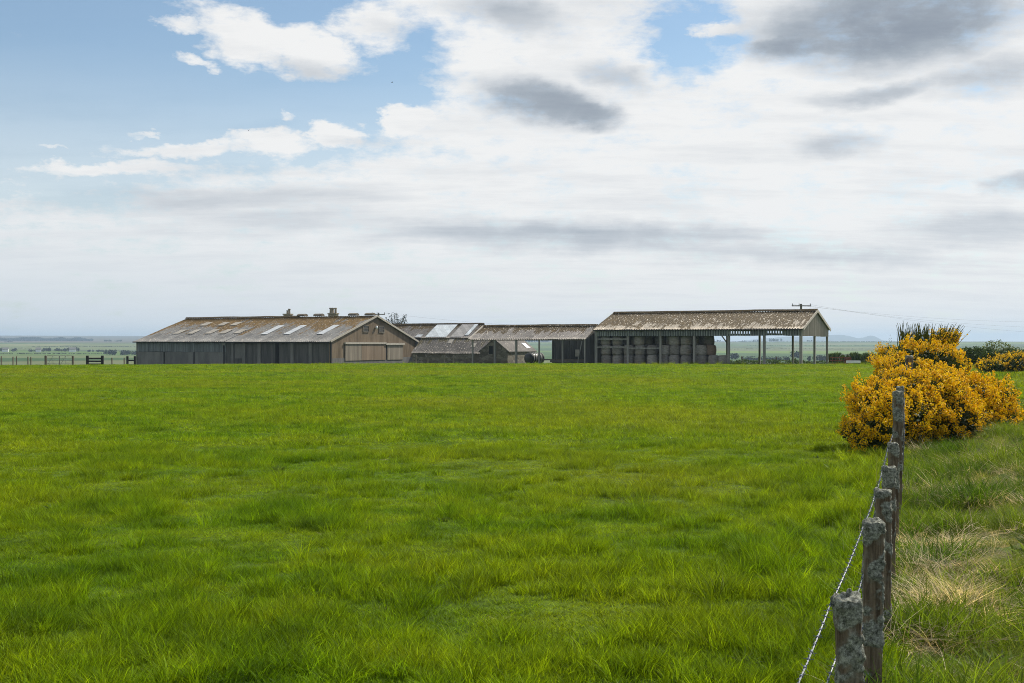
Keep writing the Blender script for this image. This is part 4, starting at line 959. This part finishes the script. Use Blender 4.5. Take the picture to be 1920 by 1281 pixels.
def quads(C, size, g, aspect=.6, bend=None):
    """small leaf faces at the points C"""
    n = len(C); a = rand_dirs(n, g) if bend is None else bend; o = rand_dirs(n, g); b = np.cross(a, o); b /= np.linalg.norm(b, axis=1)[:, None] + 1e-9
    s = (np.asarray(size)*np.ones(n))[:, None]; V = np.stack([C - a*s*.5, C + b*s*aspect*.5, C + a*s*.5, C - b*s*aspect*.5], 1)
    return V.reshape(-1, 3), np.arange(4*n).reshape(n, 4)
def crown(name, lobes, n, size, m, parent=None, seed=0, flat=.0, holes=.35):
    """foliage as leaf clumps through the volume of several lobes"""
    g = np.random.default_rng(seed); P = []
    vol = np.array([l[3]*l[4]*l[5] for l in lobes])**.66; vol /= vol.sum()
    for l, w in zip(lobes, vol):
        k = int(n*w); d = rand_dirs(k, g); r = g.uniform(.35, 1.05, k)**.6
        p = np.array(l[:3]) + d*r[:, None]*np.array(l[3:6]); P.append(p)
    P = np.concatenate(P); f = np.mean([l[3] for l in lobes]); q = P/(f*.55)
    h = fbm(q[:, 0] + q[:, 2]*.7, q[:, 1] + q[:, 2], seed + 9, 3); P = P[h > holes]
    P = P[P[:, 2] > flat]
    V, Q = quads(P, size*g.uniform(.6, 1.4, len(P)), g)
    return np_mesh(name, V, Q, m, parent=parent)

def gorse(loc, lobes, nspray, label, seed, name='gorse_bush', sl=.20, fl=.034, nf=46, green=.16):
    """a gorse bush: dark spiny mass with flowering sprays standing out of its surface"""
    g = np.random.default_rng(seed); lob = np.array(lobes, float); gzv = gz(loc[0], loc[1])
    B = empty(name, (loc[0], loc[1], gzv), 0, label, 'gorse bush', 'yellow flowering gorse')
    area = lob[:, 3]*lob[:, 4] + lob[:, 4]*lob[:, 5] + lob[:, 3]*lob[:, 5]; area /= area.sum()
    C = []; N = []
    for l, w in zip(lob, area):
        k = int(nspray*w*2.2); d = rand_dirs(k, g); p = l[:3] + d*l[3:6]*g.uniform(.93, 1.04, (k, 1)); nn = d/l[3:6]; nn /= np.linalg.norm(nn, axis=1)[:, None]
        ok = np.ones(k, bool)
        for o in lob:
            if o is l or np.all(o == l): continue
            ok &= (((p - o[:3])/o[3:6])**2).sum(1) > .92
        wz = ground_z(p[:, 0] + loc[0], p[:, 1] + loc[1]) - gzv
        ok &= p[:, 2] > wz + .03
        C.append(p[ok]); N.append(nn[ok])
    C = np.concatenate(C); N = np.concatenate(N)
    sel = g.permutation(len(C))[:nspray]; C, N = C[sel], N[sel]
    # lumps: the surface swells and sinks
    lum = fbm(C[:, 0]*4.2 + C[:, 2]*2.2 + 7, C[:, 1]*4.2 - C[:, 2]*3.4, seed, 3)
    C = C + N*(.52*(lum - .62))[:, None]
    ax = N*.75 + np.array([0, 0, .75]) + g.normal(0, .35, C.shape); ax /= np.linalg.norm(ax, axis=1)[:, None]
    ln = sl*g.uniform(.55, 1.35, len(C))*np.where(g.random(len(C)) < .07, 1.7, 1.0)
    low = sstep(C[:, 2], .5, .05)
    dens = fbm(C[:, 0]*4.5 + 3, (C[:, 1] + C[:, 2]*1.7)*4.5, seed + 5, 3)
    bare = (lum < .44) | (dens < .36) | (g.random(len(C)) < green + .35*low)
    # flowers
    FC = C[~bare]; FA = ax[~bare]; FLn = ln[~bare]; k = len(FC)
    u = g.uniform(.12, 1.0, (k, nf)); rr = .066*(1.15 - .75*u)*g.uniform(.75, 1.1, (k, nf)); th = g.uniform(0, 2*math.pi, (k, nf))
    e1 = np.cross(FA, rand_dirs(k, g)); e1 /= np.linalg.norm(e1, axis=1)[:, None]; e2 = np.cross(FA, e1)
    Pf = FC[:, None] + FA[:, None]*(u*FLn[:, None])[..., None] + (e1[:, None]*np.cos(th)[..., None] + e2[:, None]*np.sin(th)[..., None])*rr[..., None]
    Pf = Pf.reshape(-1, 3); V, Q = quads(Pf, fl*g.uniform(.7, 1.25, len(Pf)), g, .85)
    np_mesh('blossom', V, Q, M_gyel, parent=B)
    # spines on every spray, and the inner mass
    m_ = 12; u = g.uniform(0, 1.1, (len(C), m_)); th = rand_dirs(len(C)*m_, g).reshape(len(C), m_, 3)
    Ps = (C[:, None] + ax[:, None]*(u*ln[:, None] - .05)[..., None] + th*.03).reshape(-1, 3)
    dirs = (ax[:, None]*.8 + th*.8).reshape(-1, 3); dirs /= np.linalg.norm(dirs, axis=1)[:, None]
    V1, Q1 = quads(Ps, .075*g.uniform(.6, 1.2, len(Ps)), g, .16, dirs)
    I = []
    for l, w in zip(lob, area):
        kk = int(5200*w*max(.5, nspray/2600)); d = rand_dirs(kk, g); I.append(l[:3] + d*l[3:6]*(g.uniform(.55, .97, (kk, 1))))
    I = np.concatenate(I); wz = ground_z(I[:, 0] + loc[0], I[:, 1] + loc[1]) - gzv; I = I[I[:, 2] > wz - .05]
    V2, Q2 = quads(I, .13*g.uniform(.6, 1.3, len(I)), g, .7)
    np_mesh('spines', np.concatenate([V1, V2]), np.concatenate([Q1, Q2 + len(V1)]), M_gdark, parent=B)
    return B
# front bush, straddling the fence
def lobe(px, py, D, rx, ry, rz, loc, sh=.10):
    p = at(px, py, D); return (p.x - loc[0], p.y - loc[1], p.z - gz(loc[0], loc[1]) - sh, rx*.93, ry, rz*.9)
L1 = (8.0, 23.6)
lobes = [lobe(1668, 775, 22.6, .62, .75, .60, L1), lobe(1640, 805, 22.2, .45, .55, .42, L1), lobe(1612, 805, 22.6, .34, .4, .20, L1), lobe(1650, 745, 23.2, .55, .6, .42, L1), lobe(1700, 742, 23.3, .80, .7, .52, L1),
         lobe(1755, 752, 23.8, .78, .8, .62, L1), lobe(1810, 752, 24.2, .70, .8, .60, L1), lobe(1855, 748, 24.4, .48, .7, .50, L1), lobe(1878, 795, 23.8, .42, .6, .38, L1), lobe(1772, 785, 23.2, .7, .7, .45, L1), lobe(1718, 770, 23.0, .55, .6, .5, L1)]
gorse(L1, lobes, 3000, 'broad front gorse bush thick with yellow flowers, spilling through the post and wire fence', 61)
L2 = (9.9, 30.0)
lobes2 = [lobe(1690, 694, 28.9, .62, .8, .42, L2), lobe(1700, 674, 30, .62, .8, .46, L2), lobe(1735, 680, 30, .85, .9, .60, L2), lobe(1768, 692, 29.5, .50, .8, .55, L2), lobe(1720, 706, 28.6, .7, .8, .4, L2), lobe(1672, 672, 30, .30, .5, .30, L2), lobe(1680, 658, 30.5, .38, .5, .26, L2), lobe(1757, 668, 31, .5, .6, .3, L2), lobe(1740, 720, 28, .9, .8, .45, L2)]
gorse(L2, lobes2, 2300, 'taller rear gorse bush heaped behind the front one, below the broom stems', 62)
L3 = (24.0, 56.0)
lobes3 = [lobe(1858, 684, 56, .7, .9, .28, L3), lobe(1885, 682, 56, 1.0, .9, .40, L3), lobe(1912, 678, 56, 1.0, .9, .46, L3), lobe(1945, 676, 57, 1.1, .9, .50, L3)]
gorse(L3, lobes3, 1500, 'low distant gorse bush with orange-yellow flowers in front of green shrubs at the right', 63, sl=.17, fl=.05, nf=16, green=.34)
L4 = (34.6, 113.5)
gorse(L4, [lobe(1640, 676, 113.5, .65, .5, .38, L4), lobe(1648, 678, 113, .5, .5, .3, L4)], 160, 'tiny far gorse clump at the field corner, left of the large bushes', 64, sl=.3, fl=.12, nf=9)
def broom():
    D = 31; p = at(1725, 655, D); g = np.random.default_rng(5); B = empty('broom_shrub', (p.x, p.y, p.z), 0, 'upright spiky broom stems rising out of the rear gorse bush', 'shrub')
    k = D/F; V = []; Q = []; FP = []
    for i in range(420):
        px = g.uniform(-35, 52) if i < 270 else g.uniform(20, 58); rt = px > 14
        x0 = px*k; h = (.36 + .32*g.random()**1.5)*(1 if not rt else .92)*(.75 + .45*float(vnoise(px*.16, 1., 4))); tl = g.normal(0, .10) + (.010*px if rt else 0.0); tl2 = g.normal(0, .15)
        y0 = g.uniform(-.35, .35); n = 4
        for s_ in range(n):
            u0, u1 = s_/n, (s_+1)/n; w = .010*(1 - .5*u0)
            a = np.array((x0 + tl*h*u0*1.2, y0 + tl2*h*u0, h*u0)); c = np.array((x0 + tl*h*u1*1.2, y0 + tl2*h*u1, h*u1)); i0 = len(V)
            V += [a - (w, 0, 0), a + (w, 0, 0), c + (w*.8, 0, 0), c - (w*.8, 0, 0)]; Q.append((i0, i0+1, i0+2, i0+3)); i0 = len(V)
            V += [a - (0, w, 0), a + (0, w, 0), c + (0, w*.8, 0), c - (0, w*.8, 0)]; Q.append((i0, i0+1, i0+2, i0+3))
        if rt:
            for _ in range(16): u = g.uniform(.05, .85); FP.append((x0 + tl*h*u*1.2 + g.normal(0, .02), y0 + g.normal(0, .03), h*u))
    np_mesh('stems', np.array(V), np.array(Q), M_broom, parent=B)
    FP = np.array(FP); v, q = quads(FP, .045*g.uniform(.7, 1.3, len(FP)), g, .85); np_mesh('blossom', v, q, M_gyel, parent=B)
broom()

# green shrubs at the right, hedges round the hay barn
def shrub(px, pyc, D, rx, rz, n, size, m, label, seed, name='shrub', cat='shrub', group='green shrubs at the right'):
    p = at(px, pyc, D); zg = gz(p.x, p.y); B = empty(name, (p.x, p.y, zg), 0, label, cat, group); zc = p.z - zg; g = np.random.default_rng(seed)
    lobes = [(0, 0, zc, rx, rx*.8, rz)] + [(rx*g.uniform(-.75, .75), rx*g.uniform(-.5, .5), zc + rz*g.uniform(-.3, .45), rx*g.uniform(.3, .55), rx*.45, rz*g.uniform(.35, .6)) for _ in range(9)]
    crown('crown', lobes, n, size, m, B, seed, holes=.40)
    mb = MB()
    for k in range(4): a = g.uniform(0, 6.28); mb.tube([(0, 0, -.1), (.25*rx*math.cos(a), .25*rx*math.sin(a), zc*.5), (.6*rx*math.cos(a), .6*rx*math.sin(a), zc + .2*rz)], [.07, .05, .02], 6)
    mb.build('trunk', M_wood, B)
shrub(1805, 668, 74, .70, .52, 2600, .13, M_leafp, 'pale grey-green rounded shrub next to the rear gorse', 71)
shrub(1836, 668, 73, .95, .62, 4200, .12, M_leaf, 'dark green bush left of the pale willowy shrub', 72)
shrub(1868, 661, 76, 1.05, .80, 4200, .12, M_leafp, 'tall pale olive willowy shrub with a feathery top', 73)
shrub(1902, 670, 75, .9, .52, 3400, .12, M_leaf, 'dark green bush behind the low distant gorse', 74)
shrub(1940, 666, 77, 1.2, .66, 3000, .12, M_leaf, 'dark green bush cut by the right edge of the picture', 75)
def hedge(pa, pb, ptop, D, depth, n, size, m, label, seed, ang=0.0, tall=None, name='hedge'):
    a, b = at(pa, ptop, D), at(pb, ptop, D); L = b.x - a.x; g = np.random.default_rng(seed); cx = (a.x + b.x)/2; zg = gz(cx, a.y); h = a.z - zg
    x = g.uniform(-L/2, L/2, n); y = g.normal(0, depth*.4, n); hh = h*(.55 + .6*fbm(x*.9, x*0, seed, 3)); z = hh*g.uniform(0, 1, n)**.7
    B = empty(name, (cx, a.y, zg), ang, label, 'hedge', 'hedges by the hay barn'); P = np.stack([x, y, z], 1); keep = fbm(x*2.3, z*2.3, seed + 1, 3) > .30; P = P[keep]
    if tall: d = np.tile((0, 0, 1.0), (len(P), 1)) + g.normal(0, .25, P.shape); d /= np.linalg.norm(d, axis=1)[:, None]; V, Q = quads(P, tall*g.uniform(.6, 1.3, len(P)), g, .18, d)
    else: V, Q = quads(P, size*g.uniform(.6, 1.4, len(P)), g)
    np_mesh('leaves', V, Q, m, parent=B)
    mb = MB()
    for k in range(int(L/1.2)): xx = -L/2 + (k + .5)*L/int(L/1.2); mb.tube([(xx, 0, -.1), (xx + .1, .05, h*.6)], [.04, .02], 5)
    mb.build('stems', M_wood, B)
hedge(1366, 1560, 673, 144, 1.2, 6500, .16, M_leaf, 'low green hedge seen between the hay barn posts', 81)
hedge(1555, 1668, 661, 131, 1.0, 5200, .2, M_leaf, 'row of upright dark green stems right of the rusty feeder', 82, tall=.42)

# wind-bent tree behind the low sheds
def bent_tree():
    D = 190; p = at(742, 640, D); zg = gz(p.x, p.y); B = empty('bent_tree', (p.x, p.y, zg), 0, 'small wind-bent tree with sparse dark leaves behind the sheds', 'tree')
    top = at(742, 588, D).z - zg; mb = MB(); g = np.random.default_rng(8); mb.tube([(0, 0, -.2), (-.1, 0, top*.3), (.0, .1, top*.62)], [.22, .17, .11], 8); mb.build('trunk', M_wood, B)
    k = D/F; br = MB(); P = []
    for tx, ty in ((-16, 597), (-9, 591), (-2, 588.5), (3, 590), (8, 599), (14, 594), (18, 592.5), (17, 601), (4, 603), (-6, 602), (10, 605), (-12, 604)):
        z = CAMZ + (HY - ty)*k - zg; e = Vector((tx*k, g.normal(0, .7), z)); st = Vector((.0, .1, top*.58)); mid = st.lerp(e, .55) + Vector((g.normal(0, .1), g.normal(0, .1), -.12))
        br.tube([st, mid, e], [.07, .045, .015], 5)
        for _ in range(130): q = mid.lerp(e, g.uniform(.15, 1.1)); P.append((q.x + g.normal(0, .15), q.y + g.normal(0, .2), q.z + g.normal(0, .10)))
    br.build('branches', M_wood, B); P = np.array(P); V, Q = quads(P, .16*g.uniform(.6, 1.3, len(P)), g); np_mesh('crown', V, Q, M_conif, parent=B)
bent_tree()

# ------------------------------------------------------------------ far woods and tree rows: one mass each
def wood(name, spans, label, seed, dens=1.0, leaf=1.0):
    """spans: (px0, px1, row of the base, row of the top, depth)"""
    g = np.random.default_rng(seed); VV = []; QQ = []; k = 0
    for pa, pb, yb, yt, D in spans:
        a = at(pa, yb, D); b = at(pb, yb, D); h = (yb - yt)/F*D*1.5; L = b.x - a.x; n = max(3, int(L/(h*.26)*dens))
        for i in range(n):
            x = a.x + L*g.random(); y = D + g.normal(0, h*.6); z0 = gz(x, y); env = .6 + .5*float(vnoise(x/h*.5, D*.01, seed)); hh = h*env*g.uniform(.75, 1.05); w = hh*g.uniform(.35, .55)
            m = int(70*leaf); d = rand_dirs(m, g)*(g.uniform(.4, 1, (m, 1))); P = np.array((x, y, z0 + hh*.52)) + d*np.array((w, w, hh*.50))
            v, q = quads(P, hh*.22*g.uniform(.6, 1.4, m), g, .8); VV.append(v); QQ.append(q + k); k += len(v)
    tag(np_mesh(name, np.concatenate(VV), np.concatenate(QQ), M_conif), label, 'trees', kind='stuff')
wood('distant_trees', [(0, 28, 657, 650, 1500), (55, 82, 656, 651, 1500), (82, 105, 656, 650, 1550), (108, 128, 656, 651, 1550), (128, 150, 656, 649.5, 1550), (165, 180, 658, 654, 1500), (180, 198, 658, 653, 1450)], 'rows of trees round far farms on the left', 91)
wood('far_wood', [(194, 260, 664, 656, 1150), (230, 236, 660, 651, 1180), (246, 258, 660, 653, 1180)], 'dark belt of trees far off beside the left barn', 92)
wood('forest', [(0, 60, 640.5, 635.3, 4300), (50, 120, 640, 634.5, 4300), (110, 172, 640, 635, 4300)], 'dark conifer plantation on the far left ridge', 93, 4.5, .8)
wood('ridge_trees', [(197, 208, 639.5, 637, 3900), (214, 228, 640, 637.6, 3900), (6, 24, 643.5, 641.8, 3300), (1443, 1462, 644, 639, 3450), (1345, 1351, 643.5, 640, 3450), (1391, 1398, 643.5, 640.5, 3450), (1412, 1426, 643.5, 641, 3450), (1512, 1524, 644, 641.5, 3450), (960, 1000, 645, 639, 3400), (1000, 1031, 648, 640.5, 3400)], 'scattered trees on the far hill crests', 94)
wood('valley_wood', [(1368, 1390, 673, 661, 900), (1484, 1502, 666, 656.5, 1000), (1516, 1556, 676, 664, 800), (1392, 1480, 673, 668, 850), (1620, 1700, 668, 663, 900)], 'dark woods in the valley behind the hay barn', 95, 1.6)
wood('hedgerows', [(0, 200, 661.4, 659.8, 1250), (0, 60, 653.5, 652.5, 2000), (60, 260, 651, 650, 2200), (1370, 1560, 664.6, 663.2, 1100), (1370, 1640, 655.5, 654.5, 1900), (1400, 1660, 649.5, 648.8, 2600), (1300, 1700, 643.3, 642.3, 3500)], 'dark hedge lines between the far fields', 96, .8, .6)
def far_house(px, pb, D, w, label):
    p = at(px, pb, D); zg = gz(p.x, p.y); B = empty('far_cottage', (p.x, p.y, zg), .3, label, 'house', 'tiny white houses among the far trees')
    g = MB(); prism(g, -w/2, w/2, [(-3, 0), (3, 0), (3, 3.2), (0, 5.4), (-3, 3.2)]); g.build('wall', M_clear, B)
    g = MB(); prism(g, -w/2 - .2, w/2 + .2, [(-3.3, 3.1), (0, 5.5), (3.3, 3.1), (3.3, 3.35), (0, 5.8), (-3.3, 3.35)]); g.build('roof', M_panel, B)
far_house(10, 656.5, 1480, 7, 'tiny white house at the far left edge among bluish trees'); far_house(72, 657, 1470, 6, 'tiny white house between the two dark tree clumps, far left'); far_house(136, 657, 1480, 8, 'tiny white house below the right end of the far tree row')

# ------------------------------------------------------------------ near fence: lichen-crusted posts and barbed wire
M_fpost, t, b = mat('lichen_post'); p = t.obj(); li = t.attr('lichen')
wood_c = t.mix(t.ramp(t.noise(t.mapping(p, scale=(9, 9, .6)), 4, 6, .7), .35, .68), (.060, .044, .030), (.21, .165, .118))
wood_c = t.mix(t.ramp(t.noise(p, 4, 5, .65), .52, .66, 0, .55), wood_c, (.20, .20, .165))
lc = t.cramp(t.noise(p, 55, 5, .75), [(.30, (.018, .020, .016)), (.47, (.14, .148, .125)), (.68, (.42, .435, .385))])
t.put(b.inputs['Base Color'], t.mix(t.ramp(li, .25, .6), wood_c, lc)); b.inputs['Roughness'].default_value = .95; b.inputs['Specular IOR Level'].default_value = .15
bump(t, b, t.math('ADD', t.noise(p, 90, 4, .7), t.math('MULTIPLY', t.noise(t.mapping(p, scale=(12, 12, .7)), 5, 4, .6), 1.2)), .9, .006)
M_wire, t, b = mat('galvanised_wire'); b.inputs['Metallic'].default_value = .25; b.inputs['Roughness'].default_value = .6; b.inputs['Base Color'].default_value = (.36, .38, .40, 1)
M_barb, t, b = mat('dark_barb_wire'); b.inputs['Metallic'].default_value = .6; b.inputs['Roughness'].default_value = .5; b.inputs['Base Color'].default_value = (.10, .12, .16, 1)
def fence_post(x, y, ztop, w, d, label, seed, amount, lean=(0, 0), res=.011):
    zg = gz(x, y) - .15; h = ztop - zg; g = np.random.default_rng(seed); res = max(res, y*.0016)
    nx = max(5, int(w/res)); nd = max(5, int(d/res)); nz = max(20, int(h/res)); per = []
    for i in range(nx): per.append((-w/2 + w*i/nx, -d/2, 0, -1))
    for i in range(nd): per.append((w/2, -d/2 + d*i/nd, 1, 0))
    for i in range(nx): per.append((w/2 - w*i/nx, d/2, 0, 1))
    for i in range(nd): per.append((-w/2, d/2 - d*i/nd, -1, 0))
    n = len(per); V = []; A = []; rows = nz + 7
    for k in range(rows):
        if k < nz: f = 1.0; z = h*k/(nz - 1)
        else: f = 1 - (k - nz + 1)/7.2; z = h
        for (px, py, ex, ey) in per:
            q = Vector((px*f, py*f, z)); P3 = Vector((px*f*1.0 + seed*3.1, py*f, z))
            c = mnoise.fractal(P3*7.5, 1.0, 2.0, 4); c2 = mnoise.noise(P3*60); c3 = mnoise.noise(P3*28)
            topb = .55*math.exp(-((h - z)/.09)**2)
            l = c*.9 + topb + amount + (.18 if ex > 0 else 0); l = min(1, max(0, (l + .12)*1.7))
            disp = l*(.007 + .010*c2 + .011*c3) + .0035*mnoise.noise(Vector((px*35 + seed, py*35, z*1.5)))
            nv = Vector((ex*(1 if k < nz else .3), ey*(1 if k < nz else .3), 0 if k < nz else 1))
            rc = .93 if (abs(abs(px) - w/2) < 1e-6 and abs(abs(py) - d/2) < 1e-6) else 1.0
            q = Vector((q.x*rc, q.y*rc, q.z)) + nv*disp
            if k >= nz - 1: q.z += .018*mnoise.noise(Vector((px*18 + seed, py*18, 2.2))) + .008*c3 - (1 - f)*0.004
            if z < h: q.z += 0
            V.append((q.x + lean[0]*z, q.y + lean[1]*z, q.z)); A.append(l)
    V.append((lean[0]*h, lean[1]*h, h + .006)); A.append(.8)
    Fq = [(k*n + i, k*n + (i+1) % n, (k+1)*n + (i+1) % n, (k+1)*n + i) for k in range(rows - 1) for i in range(n)]
    Ft = [((rows-1)*n + i, (rows-1)*n + (i+1) % n, rows*n) for i in range(n)]
    me = bpy.data.meshes.new('fence_post'); me.from_pydata(V, [], Fq + Ft); me.materials.append(M_fpost)
    a = me.attributes.new('lichen', 'FLOAT', 'POINT'); a.data.foreach_set('value', A); me.polygons.foreach_set('use_smooth', [True]*len(me.polygons)); me.update()
    o = link('fence_post', me); o.location = (x, y, zg); o.rotation_euler.z = -math.atan(FSL)*.35
    return tag(o, label, 'fence post', 'grey lichened posts of the near fence')
FP_ = [(1588, 1120, 4.7, .092, .08, 'nearest short fence post, its square top crusted with grey lichen', .10, (-.035, 0)),
       (1638, 979, 6.6, .100, .08, 'second fence post from the front, taller and dark with black lichen on its right side', .0, (.012, 0)),
       (1655.5, 921, 8.1, .092, .08, 'third fence post from the front, flat-topped with lichen patches', .05, (.0, 0)),
       (1667, 876, 9.7, .090, .08, 'fourth fence post from the front, half hidden by the third', .03, (.0, 0)),
       (1675, 833, 11.9, .090, .08, 'fifth fence post from the front, just below the tall strainer post', .06, (.0, 0)),
       (1683, 735.5, 14.0, .092, .08, 'tall leaning strainer post standing in front of the gorse flowers', .04, (.0, 0)),
       (1705, 668, 24.6, .125, .12, 'far strainer post poking up out of the flowering gorse', .06, (0, 0))]
tops = []
for i, (px, py, D, w, d, lab, am, lean) in enumerate(FP_):
    p = at(px, py, D); h = p.z - gz(p.x, p.y) + .15; fence_post(p.x - lean[0]*h, p.y, p.z, w, d, lab, i + 1, am, lean); tops.append(p)
D = 17.5; p = at(1688, 726, D); fence_post(p.x, p.y, p.z, .085, .08, 'weathered post directly behind the tall strainer post', 9, .05)
for px, pt, D in ((1790, 676, 60), (1800, 674, 60)): pass

def barbed_wire(pts, label, seed):
    """two twisted strands with barbs, drawn through the points"""
    g = np.random.default_rng(seed); P = [Vector(p) for p in pts]; mb = MB(); bm = MB(); dist = 0.0; prev = None; path = []
    for a, c in zip(P[:-1], P[1:]):
        L = (c - a).length; n = max(2, int(L/.012)) if a.y < 9 else max(2, int(L/.022))
        for i in range(n):
            f = i/n; path.append(a.lerp(c, f) - Vector((0, 0, .02*L*.4*4*f*(1 - f))))
    path.append(P[-1])
    for ph in (0, math.pi):
        out = []; s = 0.0
        for i, q in enumerate(path):
            if i: s += (q - path[i-1]).length
            d = (path[min(i+1, len(path)-1)] - path[max(i-1, 0)]).normalized(); u = d.cross(Vector((0, 0, 1))).normalized(); w = u.cross(d)
            th = s/.075*2*math.pi + ph; out.append(q + (u*math.cos(th) + w*math.sin(th))*.0017)
        mb.tube(out, .0015, 4)
    s = 0.0; nxt = .05
    for i in range(1, len(path)):
        s += (path[i] - path[i-1]).length
        if s > nxt:
            nxt += .105; q = path[i]; d = (path[i] - path[i-1]).normalized(); u = d.cross(Vector((0, 0, 1))).normalized(); w = u.cross(d)
            for k in range(2):
                th = g.uniform(0, math.pi); e = (u*math.cos(th) + w*math.sin(th)); bm.tube([q - e*.017 + d*.005*(k*2 - 1), q + e*.017 + d*.005*(k*2 - 1)], .0014, 3)
            bm.tube([q - d*.009, q + d*.009], .0058, 6)
    B = mb.build('barbed_wire', M_wire); bm.build('barbs', M_barb, B)
    return tag(B, label, 'barbed wire', 'barbed wires along the fence')
def wire_pts(drop, side=-.075):
    r = [Vector((FX0 + FSL*2.8 - .09, 2.8, tops[0].z - .02))]
    for i, q in enumerate(tops[:6]):
        zt = [q.z - .035, tops[1].z - .02, tops[2].z - .03, tops[3].z - .03, tops[4].z - .04, tops[4].z - .06][i]
        r.append(Vector((q.x + side + (.012 if i else 0), q.y - .02, zt)))
    r.append(Vector((tops[5].x + 3.5*FSL, tops[5].y + 3.5, tops[4].z - .05)))
    r.append(Vector((tops[6].x - .08, tops[6].y, tops[4].z + .12)))
    return [Vector((v.x, v.y, v.z - drop)) for v in r]
barbed_wire(wire_pts(0.0), 'top barbed wire running along the post heads, silvery', 1)
barbed_wire(wire_pts(.27), 'middle barbed wire below the post heads', 2)
barbed_wire(wire_pts(.54), 'lowest barbed wire nearest the grass', 3)

# a few small birds high over the meadow
M_bird, t, b = mat('dark_plumage'); b.inputs['Base Color'].default_value = (.02, .02, .022, 1); b.inputs['Roughness'].default_value = .7
def bird(px, py, D, rot, label):
    p = at(px, py, D); B = empty('bird', p, rot, label, 'bird', 'small birds in the sky')
    MB().tube([(-.11, 0, 0), (-.06, 0, .01), (0, 0, .015), (.06, 0, .02), (.095, 0, .03), (.115, 0, .028)], [.008, .028, .038, .03, .022, .004], 8).build('body', M_bird, B, smooth=True)
    for s in (-1, 1): MB().add([(-.04, .02*s, .02), (.05, .02*s, .025), (.03, .12*s, .10), (-.03, .11*s, .09), (-.02, .21*s, .12), (-.04, .02*s, .012), (.05, .02*s, .017), (.03, .12*s, .092), (-.03, .11*s, .082), (-.02, .21*s, .112)],
                        [(0,1,2,3), (3,2,4), (8,7,6,5), (9,7,8), (0,5,6,1), (1,6,7,2), (2,7,9,4), (4,9,8,3), (3,8,5,0)]).build('wing', M_bird, B)
bird(735, 155, 170, .5, 'tiny dark bird against the blue gap near the top of the sky'); bird(466, 245, 170, 1.2, 'tiny dark bird over the white cloud edge at the left')
